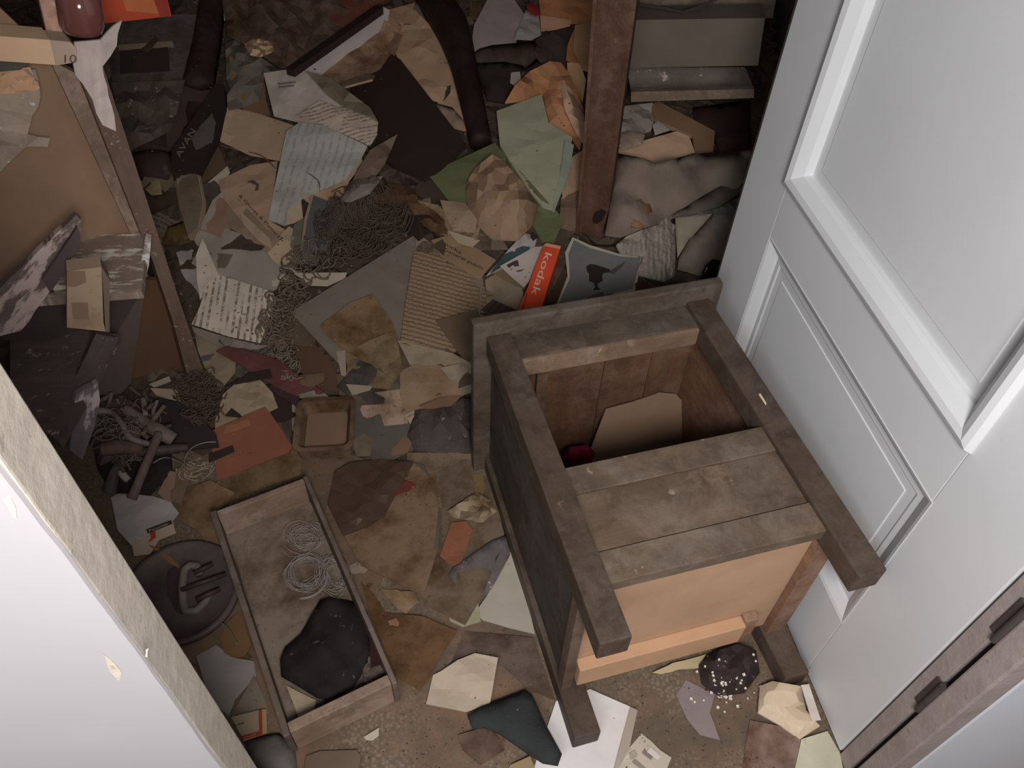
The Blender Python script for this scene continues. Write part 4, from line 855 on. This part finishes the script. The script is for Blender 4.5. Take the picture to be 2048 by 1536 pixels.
S('white_card_by_door', 'narrow white card standing by the door bottom', 'card', "1602,1370 1618,1368 1642,1440 1624,1442", (222, 212, 204), 'plain', lift=.012)
S('green_white_paper', 'pale greenish paper at the door corner', 'paper', "1603,1478 1655,1462 1680,1505 1690,1560 1585,1560", (176, 172, 152), 'plain', crumple=.004)
S('red_brown_lino_patch', 'red-brown stained paper below the cream bag', 'paper', "1500,1440 1560,1452 1602,1478 1585,1560 1480,1560", (122, 102, 93), 'stain', crumple=.001)
S('yellow_paper_under', 'pale yellow crumpled paper under the nightstand rail', 'paper', "1305,1345 1345,1326 1378,1318 1412,1308 1400,1335 1365,1338 1322,1348", (168, 152, 118), 'plain', crumple=.006, tear=1)
S('fluff_lump', 'dark matted fluff with white flakes under the nightstand', 'fluff', "1398,1330 1425,1305 1475,1288 1512,1300 1520,1345 1490,1385 1440,1392 1405,1368", (56, 46, 44), 'speck', bulge=.035, crumple=.01, wl=.03, v=1340, okind='stuff')
rr2 = random.Random(3)
fl_ = []; Fq = []
for i in range(60):
    u, v = rr2.gauss(1450, 30), rr2.gauss(1372, 26)
    c = march([(u, v)], lambda x, y: hfz(x, y)+.003)[0]; s = rr2.uniform(.0008, .0036); a = rr2.uniform(0, 3)
    b0 = len(fl_); fl_ += [tuple(c+np.array([math.cos(a+k*1.57)*s, math.sin(a+k*1.57)*s, .001*(k % 2)])) for k in range(4)]; fl_ += [tuple(c+np.array([math.cos(a+k*1.57)*s, math.sin(a+k*1.57)*s, -.0012])) for k in range(4)]
    Fq += [(b0, b0+1, b0+2, b0+3), (b0+7, b0+6, b0+5, b0+4)]+[(b0+k, b0+4+k, b0+4+(k+1) % 4, b0+(k+1) % 4) for k in range(4)]
meta(mkobj('plaster_flakes', fl_, Fq, mat('plain', (200, 190, 182), 1380)), 'white plaster flakes scattered around the matted fluff', 'flakes', kind='stuff')

# ------------------------------------------------------------------ left foreground: tray of papers, round lid
S('white_large_sheet', 'large grey-white sheet by the wall edge above the round lid', 'paper', "222,995 240,985 290,988 340,1002 358,1026 345,1042 330,1052 262,1090 235,1060", (146, 138, 134), 'plain', crumple=.003)
o = S('red_tab_card', 'cream card with a red tab and black strip above the round lid', 'card', "262,1080 296,1060 344,1038 352,1066 318,1080 300,1108 268,1112", (152, 134, 118), 'plain', crumple=.001, lift=.003)
mark(o, 'black_strip', "292,1059 342,1040 345,1047 296,1067", (50, 40, 34), label='black printed strip')
letters(o, 'Palomar', (299, 1064), (338, 1048), 5, (150, 140, 120))
mark(o, 'red_tab', "300,1066 310,1062 312,1074 302,1082 296,1084 302,1076", (140, 50, 44), label='red tab')
S('grey_lower_sheet', 'grey-white sheet under the round lid at lower left', 'paper', "392,1312 432,1290 470,1316 508,1322 512,1352 470,1400 458,1432 420,1400", (130, 122, 118), 'plain', crumple=.002)
S('beige_triangle', 'beige folded paper between wall edge and drawer', 'paper', "458,1432 480,1400 508,1350 530,1400 540,1430 500,1440 462,1446", (112, 102, 90), 'stain', crumple=.003)
S('mustard_disc', 'mustard brown oval disc half under the round lid', 'disc', "440,1275 452,1248 478,1222 492,1255 502,1290 490,1312 468,1316 448,1306", (104, 78, 52), 'plain', th=.003, crumple=0, lift=.003)
o = S('match_box', 'small cream matchbook with red and yellow edge beside the drawer', 'matchbook', "462,1434 517,1420 524,1418 533,1418 534,1466 522,1470 488,1482", (140, 124, 104), 'plain', th=.004, rigid=True, crumple=0, lift=.003)
mark(o, 'red_border', "517,1420 524,1418.5 525,1469 487,1479 482,1472 518,1462", (132, 56, 44), label='red border')
mark(o, 'yellow_edge', "524,1418.5 533,1418 534,1466 525,1469", (144, 124, 84), label='yellow spine')
letters(o, 'LUNE', (472, 1452), (488, 1447), 3.5, (50, 40, 34)); letters(o, 'WHITE', (487, 1478), (512, 1470), 4, (176, 110, 98))
S('grey_wool_cloth', 'grey woolly cloth at the bottom between wall and drawer', 'cloth', "488,1484 530,1472 560,1468 590,1500 596,1560 540,1560 505,1530", (104, 98, 94), 'speck', bulge=.02, crumple=.008, smooth=True)
S('brown_offcut', 'grey-brown offcut of board at the bottom edge', 'board', "612,1512 640,1502 712,1500 722,1512 715,1560 605,1560", (98, 82, 70), 'plain', th=.004)
S('white_chip', 'small white chip below the near end of the drawer', 'scrap', "727,1474 758,1455 757,1472 745,1481 732,1480", (168, 158, 144), 'plain', lift=.002)

LC = at(367, 1190, .0); lid = empty('round_lid', (LC[0], LC[1], .006)); meta(lid, 'large dark round metal lid with a rust streak near the wall edge', 'lid')
Rl = .107
lm = mat('metal', (82, 72, 70), 1180)
vv_, ff_ = lathe([(Rl-.004, 0), (Rl, .002), (Rl, .012), (Rl-.003, .014), (Rl-.010, .013), (Rl-.012, .008), (Rl*.5, .009), (.004, .010)], 64)
mkobj('disc', vv_, ff_, lm, lid, center=False, smooth=True)
def lidp(q, z):
    return [tuple(at(a, b, z)-np.array(lid.location)) for a, b in q]
def lidplate(name, q, z, th, rgb, kind='plain', lab=None):
    q = pp(q); r = np.random.default_rng(1); uv, f = cdt(densify(q, 8, 0, r), 14, r); top = np.array([at(a, b, z) for a, b in uv]); f = orient(top, f)
    VV, FF = thicken(top, f, (0, 0, th)); o = mkobj(name, VV-np.array(lid.location), FF, mat(kind, rgb, 1180), lid, center=False)
    if lab: o['label'] = lab
    return o
lidplate('rust_streak', "297,1090 318,1097 340,1112 358,1130 358,1136 338,1126 315,1104", .0165, .002, (124, 92, 60), lab='tan rust streak')
lidplate('dark_patch', "335,1140 352,1130 360,1150 362,1200 364,1230 350,1220 334,1190 332,1160", .0163, .002, (60, 48, 48), lab='dark worn patch')
pth = [(398, 1150), (395, 1132), (380, 1130), (368, 1140), (365, 1170), (366, 1205), (372, 1222), (392, 1222), (410, 1205), (420, 1185)]
q = np.array([at(a, b, .022) for a, b in pth]); P_ = [q[0]]
for i in range(len(q)-1):
    for t in (1/3, 2/3, 1): P_.append(q[i]*(1-t)+q[i+1]*t)
vv_, ff_ = tube(P_, [.0075]*len(P_), 8); mkobj('handle_ring', np.array(vv_)-np.array(lid.location), ff_, mat('metal', (108, 100, 94), 1180), lid, center=False, smooth=True)['label'] = 'grey oval handle ring'
for a, b in (((388, 1146), (425, 1128)), ((362, 1180), (452, 1148)), ((392, 1200), (440, 1178))):
    v2, f2 = tube([at(*a, .030), (at(*a, .032)+at(*b, .032))/2, at(*b, .030)], [.0045, .005, .0045], 6)
    mkobj('bar', np.array(v2)-np.array(lid.location), f2, mat('metal', (62, 50, 46), 1180), lid, center=False, smooth=True)

# ------------------------------------------------------------------ the loose drawer
c0 = np.array([-.331, .424]); cw = np.array([.866, .5]); clen = np.array([-.507, .862])
dr = empty('drawer', (c0[0], c0[1], .003), math.atan2(cw[1], cw[0])); meta(dr, 'empty pale wooden drawer lying on the floor, filled with a black rag', 'drawer')
DW, DL, DH, tk = .192, .468, .078, .011
dm = mat('wood', (128, 110, 96), 1250, axis='y'); dmx = mat('wood', (136, 114, 98), 1250, axis='x'); dms = mat('wood', (100, 86, 78), 1250, axis='y')
box('side', (0, 0, 0), (tk, DL, DH), dms, dr, .002); box('side', (DW-tk*.8, 0, 0), (DW, DL, DH), dms, dr, .002)
box('end_board', (tk+.0005, DL-.014, 0), (DW-tk*.8-.0005, DL-.002, DH-.002), dmx, dr, .002)
box('end_board', (tk+.0005, .002, 0), (DW-tk*.8-.0005, .020, DH), dmx, dr, .002)
box('bottom', (tk, .02, .004), (DW-tk*.8, DL-.014, .008), mat('stain', (110, 98, 88), 1250), dr, .0005)
bpy.context.view_layer.update(); Md = dr.matrix_world
def dpt(x, y): p = Md@Vector((x, y, 0)); return (p.x, p.y)
raise_hf([dpt(tk, .02), dpt(DW-tk, .02), dpt(DW-tk, DL-.015), dpt(tk, DL-.015)], .0115)
S('cream_paper_in_drawer', 'cream paper corner at the near left end inside the drawer', 'paper', "572,1370 600,1385 632,1400 628,1425 598,1440 588,1410", (150, 134, 112), 'paper', crumple=.003)
S('black_rag', 'black leathery rag lying inside the drawer', 'cloth', "640,1200 660,1196 712,1204 735,1225 742,1290 728,1340 705,1375 655,1398 632,1394 590,1368 562,1352 560,1320 570,1295 600,1270 615,1245", (38, 34, 34), 'speck', bulge=.012, crumple=.012, smooth=True, wl=.07, v=1300)
S('dark_red_rag', 'dark red cloth edge between black rag and drawer side', 'cloth', "718,1212 732,1232 758,1292 760,1330 742,1335 738,1270", (56, 32, 32), 'cloth', crumple=.006, lift=.006)
S('ragged_foil', 'grey crinkled foil at the near right corner inside the drawer', 'foil', "738,1312 752,1318 768,1340 770,1352 730,1368 726,1345", (92, 82, 72), 'paper', crumple=.01, wl=.03, tear=2)
def loops(name, label, cat, cx, cy, n, R0, R1, asp, r, rgb, z=.02, seedv=1, jit=.35, rot=0., arc=(1.2, 2.2)):
    rg = random.Random(seedv); base = march([(cx, cy)], lambda x, y: hfz(x, y))[0]; paths = []
    mpp = np.linalg.norm(base-CAM)/FOC
    for i in range(n):
        R_ = rg.uniform(R0, R1)*mpp; a0 = rg.uniform(0, 6.28); sp = rg.uniform(*arc)*math.pi; ox, oy = rg.uniform(-jit, jit)*R1*mpp, rg.uniform(-jit, jit)*R1*mpp*1.2
        p = []
        for k in range(22):
            a = a0+sp*k/21; x = math.cos(a)*R_; y = math.sin(a)*R_*asp; xx = x*math.cos(rot)-y*math.sin(rot)+ox; yy = x*math.sin(rot)+y*math.cos(rot)+oy
            X, Y = base[0]+xx, base[1]+yy
            p.append((X, Y, float(hfz(np.array([X]), np.array([Y]))[0])+r+z*(.5+.5*math.sin(a*1.7+i))))
        paths.append(p)
    o = multitube(name, paths, r, mat('plain', rgb, cy, rough=.35), sides=4); meta(o, label, cat); return o
loops('string_coil', 'tangled coil of clear fine string at the far end inside the drawer', 'string', 610, 1082, 16, 14, 34, .8, .0006, (136, 126, 120), .014, 2)
loops('string_coil', 'coil of clear tubing and string wound in a ring in the middle of the drawer', 'string', 612, 1150, 22, 24, 38, 1.0, .0006, (130, 120, 116), .014, 3, jit=.16)
loops('string_coil', 'hank of clear string bunched against the right side of the drawer', 'string', 668, 1150, 20, 14, 30, 1.7, .0006, (134, 124, 118), .014, 4, jit=.3, rot=.4)
loops('plastic_ring', 'flat clear plastic ring under the string in the drawer', 'ring', 610, 1158, 1, 42, 42, 1.0, .0035, (116, 106, 102), .001, 5, jit=0, arc=(1.5, 1.5))

# ------------------------------------------------------------------ square tan dish
dq = [(-.052, -.062), (.052, -.062), (.052, .062), (-.052, .062)]
DC = at(652, 858, .045); dish = empty('square_dish', (DC[0], DC[1], float(hfz(np.array([DC[0]]), np.array([DC[1]]))[0])+.016), .13); meta(dish, 'tan square baking dish with rounded corners below the maroon card', 'dish')
def rrect(w, h, r, n=6):
    P = []
    for cx, cy, a0 in ((w-r, h-r, 0), (-w+r, h-r, 90), (-w+r, -h+r, 180), (w-r, -h+r, 270)):
        for k in range(n+1): a = math.radians(a0+90*k/n); P.append((cx+r*math.cos(a), cy+r*math.sin(a)))
    return P
Vd = []; Fd = []
prof = [(-.014, 0, .014), (-.002, .003, .016), (.0, .034, .018), (.005, .036, .02), (.005, .039, .02), (-.004, .039, .017), (-.008, .033, .015), (-.014, .010, .012), (-.02, .007, .010)]
for d, z, r in prof:
    for x, y in rrect(.058+d, .068+d, r): Vd.append((x, y, z))
m_ = len(rrect(1, 1, .1))
for i in range(len(prof)-1):
    for k in range(m_): k2 = (k+1) % m_; Fd.append((i*m_+k, i*m_+k2, (i+1)*m_+k2, (i+1)*m_+k))
Fd.append(tuple(range(m_))[::-1]); Fd.append(tuple((len(prof)-1)*m_+k for k in range(m_)))
mkobj('dish_body', Vd, Fd, mat('stain', (86, 68, 54), 860), dish, center=False, smooth=False)
Vi = [(x, y, .013) for x, y in rrect(.043, .050, .012)]+[(x, y, .0085) for x, y in rrect(.045, .052, .012)]
mkobj('caked_residue', Vi, [tuple(range(m_))]+[(k, (k+1) % m_, m_+(k+1) % m_, m_+k) for k in range(m_)], mat('plain', (98, 78, 64), 860), dish, center=False)['label'] = 'dried pinkish brown layer'

# ------------------------------------------------------------------ left clutter: black folder, sticks, strands
S('black_folder', 'black folder lying under sticks at the left', 'folder', "298,794 365,805 432,868 437,892 380,898 330,880 300,850", (40, 34, 34), 'plain', th=.006, rigid=True, crumple=0, lift=.014)
S('black_shadow_cloth', 'black cloth under the sticks by the wall edge', 'cloth', "180,860 260,840 340,890 345,940 300,990 262,985 222,985 195,940", (34, 28, 28), 'cloth', bulge=.02, crumple=.01)  # near-black cloth laid beneath the sticks
S('plum_cloth', 'plum brown cloth at the wall edge left of the sticks', 'cloth', "180,800 240,780 290,830 280,880 240,910 200,930 175,880", (66, 54, 52), 'speck', bulge=.02, crumple=.012)
S('white_price_tag', 'white perforated tag standing above the black folder', 'tag', "298,768 338,752 342,762 308,774", (118, 108, 100), 'plain', th=.002, lift=.02)
S('pink_tag_card', 'pinkish torn card below the perforated tag', 'card', "300,776 358,778 362,805 312,790", (112, 96, 84), 'plain', lift=.012)
S('brown_paper_strip', 'tan paper strip right of the sticks', 'paper', "350,940 378,925 392,930 372,975 362,1010 342,1000", (92, 78, 62), 'paper', lift=.004)
S('pink_paper_strip', 'pinkish paper behind the lowest stick', 'paper', "315,985 340,940 352,945 345,1005 330,1000", (110, 88, 76), 'plain')
bigtube('painted_stick', 'round stick with peeling white paint slanting down', 'stick', [(320, 870), (305, 905), (290, 940), (265, 1002)], [8, 8, 8, 9], (96, 80, 74), lift=.03)
bigtube('bone_stick', 'thick stick with a white flaked end', 'stick', [(250, 820), (290, 850), (320, 868), (350, 885)], [9, 12, 14, 13], (92, 80, 74), lift=.02)
bigtube('brown_branch', 'short brown branch by the wall edge', 'branch', [(205, 905), (240, 900), (285, 902)], [12, 14, 9], (76, 58, 50), lift=.02)
bigtube('grey_branch', 'grey branch crossing under the painted stick', 'branch', [(255, 912), (320, 905), (378, 898)], [8, 10, 8], (62, 52, 50), lift=.012)
bigtube('forked_twig', 'forked pale grey twig at the left', 'twig', [(195, 825), (225, 828), (245, 850), (262, 878), (300, 890)], [8, 5, 5, 6, 5], (98, 86, 82), lift=.03)
bigtube('dark_strap', 'dark strap hanging beside the wall edge', 'strap', [(250, 925), (232, 950), (222, 990)], [10, 10, 12], (62, 56, 56), lift=.01)
bigtube('white_peg', 'small white peg below the brown branch', 'peg', [(242, 945), (250, 955), (258, 963)], [6, 7, 6], (118, 110, 104), lift=.02)
bigtube('thin_stick', 'thin olive stick crossing above the black folder', 'stick', [(330, 812), (305, 845), (285, 872)], [4, 5, 5], (82, 70, 58), lift=.04)
bigtube('short_peg', 'short pale peg pointing down at the black folder', 'peg', [(287, 800), (290, 820), (292, 832)], [5, 5, 5], (108, 96, 88), lift=.04)
tc_ = {}
for k in range(16):
    a = rr2.uniform(0, 3.14); L_ = rr2.uniform(18, 44); u, v = rr2.uniform(195, 330), rr2.uniform(790, 950)
    o = bigtube('twig', 'twig', 'twig', [(u-math.cos(a)*L_/2, v-math.sin(a)*L_/2), (u+rr2.uniform(-6, 6), v+rr2.uniform(-6, 6)), (u+math.cos(a)*L_/2, v+math.sin(a)*L_/2)], [rr2.uniform(2, 5)]*3, rr2.choice([(72, 60, 56), (88, 76, 72), (58, 46, 42)]), lift=rr2.uniform(.012, .04), sides=6)
    L_r = 'short' if L_ < 30 else 'long'; hor = 'left' if u < 262 else 'right'; ver = 'upper' if v < 840 else ('middle' if v < 900 else 'lower'); key = (L_r, hor, ver); tc_[key] = tc_.get(key, 0)+1
    meta(o, f"{'' if tc_[key] == 1 else ('thinner ' if tc_[key] == 2 else 'darker ')}{L_r} twig at the {ver} {hor} of the stick cluster by the wall"+("" if tc_[key] < 4 else ", undermost"), 'twig', 'broken twigs at the left')
def strand(name, label, cat, pts, r, rgb, lift=.004, v=None):
    P = march(np.array(pts, float), lambda x, y: hfz(x, y)+lift+r); Q = []
    for i in range(len(P)-1):
        p0, p1, p2, p3 = P[max(i-1, 0)], P[i], P[i+1], P[min(i+2, len(P)-1)]
        for t in (0, .25, .5, .75): Q.append(.5*((2*p1)+(-p0+p2)*t+(2*p0-5*p1+4*p2-p3)*t*t+(-p0+3*p1-3*p2+p3)*t**3))
    Q.append(P[-1]); vv, ff = tube(Q, r, 6); o = mkobj(name, vv, ff, mat('plain', rgb, pts[0][1] if v is None else v), smooth=True); meta(o, label, cat); return o
strand('cord', 'thin brown cord snaking across the blue form', 'cord', [(440, 290), (475, 300), (520, 310), (545, 330), (560, 342), (600, 340), (635, 360), (640, 385)], .0018, (70, 54, 44), .012)
strand('grey_wire', 'grey wire arching over the orange card', 'wire', [(368, 940), (370, 915), (385, 895), (410, 885), (432, 884)], .0012, (112, 104, 94), .02)
strand('grey_wire', 'grey wire curving left from the burst of fine glass fibres', 'wire', [(306, 926), (325, 916), (345, 918), (368, 930), (375, 945)], .0014, (104, 94, 88), .02)
strand('white_thread', 'pale thread across the round lid left of the drawer', 'thread', [(430, 1240), (455, 1255), (475, 1290)], .0010, (110, 100, 90), .02)
loops('glass_fibre_burst', 'burst of fine pale fibres beside the orange card', 'fibres', 398, 940, 22, 8, 34, .45, .0006, (150, 140, 122), .012, 9, jit=.4, arc=(.2, .7), rot=.3)
def net(name, label, cat, region, n, rpx, rgb, r, seedv, lift=.02):
    rg = random.Random(seedv); A = np.array(pp(region)); lo = A.min(0); hi = A.max(0); paths = []
    C = []
    while len(C) < n:
        p = (rg.uniform(lo[0], hi[0]), rg.uniform(lo[1], hi[1]))
        if inpoly(np.array([p[0]]), np.array([p[1]]), A)[0]: C.append(p)
    W3 = march(np.array(C), lambda x, y: hfz(x, y))
    for c in W3:
        m1 = np.linalg.norm(c-CAM)/FOC; R_ = rg.uniform(*rpx)*m1; a0 = rg.uniform(0, 6.28); sp = rg.uniform(.9, 2.1)*math.pi; asp = rg.uniform(.45, 1); ro = rg.uniform(0, 3.14); h0 = rg.uniform(.0, lift); tw = rg.uniform(-.5, .5)
        xs = []; 
        for k in range(14):
            a = a0+sp*k/13; x = math.cos(a)*R_; y = math.sin(a)*R_*asp; xs.append((c[0]+x*math.cos(ro)-y*math.sin(ro), c[1]+x*math.sin(ro)+y*math.cos(ro)))
        xa = np.array(xs); z = hfz(xa[:, 0], xa[:, 1])+r+h0+abs(tw)*R_*(1+np.sin(np.linspace(0, 5, 14)))*.5
        paths.append([(x, y, zz) for (x, y), zz in zip(xs, z)])
    o = multitube(name, paths, r, mat('plain', rgb, A[:, 1].mean()), sides=4); meta(o, label, cat, kind='stuff'); return o
net('yarn_tangle', 'tangle of crocheted grey-brown yarn down the right of the open letter', 'yarn', "585,520 640,490 690,530 640,560 610,600 600,640 590,700 600,740 570,730 545,690 510,685 540,650 555,600 545,560", 120, (7, 17), (80, 70, 60), .0021, 1, .022)
net('yarn_tangle', 'thin lower tail of yarn tangle below the letter', 'yarn', "540,680 590,700 600,760 570,760 545,720", 30, (6, 13), (92, 84, 74), .0017, 2, .012)
net('brown_netting', 'nest of dark brown netting beside the blue-grey booklet', 'netting', "655,420 700,395 760,410 800,420 812,470 800,490 745,520 690,540 650,520 640,480", 260, (8, 22), (56, 47, 40), .0017, 3, .035)
net('straw_clump', 'clump of brown curled straw at the foot of the shelf post', 'straw', "360,785 385,765 425,765 445,800 435,850 400,860 372,835", 150, (6, 16), (66, 54, 46), .0014, 4, .035)
net('fine_thread_clump', 'dusty grey-white thread clump by the wall edge sticks', 'thread', "190,830 280,810 320,860 300,930 230,920 195,880", 90, (8, 24), (80, 70, 66), .0016, 5, .03)
# crumbs
CLEAN = [pp(s) for s in ('1095,1452 1112,1402 1180,1378 1260,1413 1245,1480 1228,1560 1060,1560', '1022,1100 1050,1180 1070,1268 1015,1255 955,1245 975,1190', '882,1342 950,1306 996,1315 980,1408 932,1424 852,1408')]
def crumbs(name, label, region, n, s0, s1, rgb, seedv):
    rg = random.Random(seedv); A = np.array(pp(region)); lo = A.min(0); hi = A.max(0); C = []
    while len(C) < n:
        p = (rg.uniform(lo[0], hi[0]), rg.uniform(lo[1], hi[1]))
        if inpoly(np.array([p[0]]), np.array([p[1]]), A)[0] and (rg.random() < .05 or not any(inpoly(np.array([p[0]]), np.array([p[1]]), np.array(k))[0] for k in CLEAN)): C.append(p)
    Wc = march(np.array(C), lambda x, y: hfz(x, y)+.0005); vs = []; fs = []
    for c in Wc:
        s = rg.uniform(s0, s1)*rg.uniform(.5, 1); b = len(vs)
        for k in range(4): a = rg.uniform(0, 1)+k*1.57; vs.append((c[0]+math.cos(a)*s, c[1]+math.sin(a)*s*rg.uniform(.4, 1), c[2]))
        vs.append((c[0], c[1], c[2]+s*rg.uniform(.3, .8)))
        fs += [(b, b+1, b+4), (b+1, b+2, b+4), (b+2, b+3, b+4), (b+3, b, b+4), (b+3, b+2, b+1, b)]
    meta(mkobj(name, vs, fs, mat('plain', rgb, A[:, 1].mean())), label, 'crumbs', kind='stuff')
crumbs('dark_crumbs', 'dark crumbs and grit strewn over the floor', "380,900 950,900 1100,1300 1500,1400 1580,1536 650,1536 820,1400 700,1100 600,940", 1000, .0007, .0028, (64, 53, 45), 1)
crumbs('pale_crumbs', 'pale plaster crumbs strewn over floor and heap', "200,700 940,700 1100,1300 1500,1400 1580,1536 650,1536 820,1400 560,940 230,900", 500, .0007, .0024, (118, 106, 92), 2)
crumbs('heap_crumbs', 'brown flakes strewn over the paper heap', "260,100 1480,200 1440,540 940,640 940,820 420,850", 900, .001, .006, (70, 56, 46), 3)
# paint chips on the nightstand leg
o = V('bare_chip', None, None, "1517,788 1521,787 1533,806 1532,811", np.array(ns.location)+np.array([0, 0, zt+.0012]), (0, 0, 1), .0008, (196, 176, 150), 'plain'); o['label'] = 'pale chipped spot'; bpy.context.view_layer.update(); att(o, ns)

# ------------------------------------------------------------------ scraps: drop the ones nothing shows of, word the rest
bpy.context.view_layer.update(); dgr = bpy.context.evaluated_depsgraph_get()
others = [(q, uvq) for q, uvq in _cent if not q.name.startswith(('paper_scrap', 'floor_scrap')) and q.parent is None and 'label' in q]
used_l = set(); cmap = [((45, 36, 30), 'black-brown'), ((62, 50, 42), 'dark brown'), ((76, 60, 44), 'rust-brown'), ((84, 70, 58), 'tan-brown'), ((96, 82, 68), 'light tan'), ((66, 60, 56), 'grey'), ((110, 98, 84), 'cream')]
for q, uvq in list(_cent):
    if not q.name.startswith(('paper_scrap', 'floor_scrap')): continue
    me = q.data; n = len(me.vertices)//2; off = np.array(q.location); hit = 0; tot = 0; px = []
    for i in range(0, n, max(1, n//14)):
        p = np.array(me.vertices[i].co)+off; d = p-CAM; L_ = np.linalg.norm(d); c = ROT@(d) if False else ROT.T@d
        u, v = 1024+FOC*c[0]/-c[2], 768-FOC*c[1]/-c[2]
        if not (0 < u < 2048 and 0 < v < 1536): continue
        tot += 1; ok, loc, nr, ix, ob, mw = scn.ray_cast(dgr, Vector(CAM), Vector(d/L_), distance=L_+.02)
        if ok and ob.name == q.name: hit += 1; px.append((u, v))
    if hit < max(2, tot*.12):
        bpy.data.objects.remove(q); continue
    cu, cv = np.mean(px, 0); rgb = q['_rgb']; del q['_rgb']
    cw = min(cmap, key=lambda k: sum((a-b)**2 for a, b in zip(k[0], rgb)))[1]
    knd = {'paper': 'mottled', 'stain': 'stained', 'plain': 'plain', 'print': 'printed'}.get(me.materials[0].name.split('.')[0], 'plain')
    near = sorted(others, key=lambda t: (t[1][0]-cu)**2+(t[1][1]-cv)**2)[:3]
    def rel(t):
        du, dv = cu-t[1][0], cv-t[1][1]
        return ('right of' if du > 0 else 'left of') if abs(du) > abs(dv) else ('below' if dv > 0 else 'above')
    nmw = lambda t: t[0].name.split('.')[0].replace('_', ' ')
    cand = [f"{cw} {knd} paper scrap {rel(t)} the {nmw(t)}" for t in near]+[f"{cw} {knd} paper scrap between the {nmw(near[0])} and the {nmw(near[1])}", f"{cw} {knd} paper scrap between the {nmw(near[0])} and the {nmw(near[2])}"]
    cand += [s.replace('paper scrap', sz+' paper scrap') for s in cand for sz in ('smaller', 'torn', 'angular')]
    for s in cand:
        if s not in used_l: q['label'] = s; used_l.add(s); break
for q, uvq in _cent:
    try:
        if '_rgb' in q: del q['_rgb']
    except ReferenceError: pass
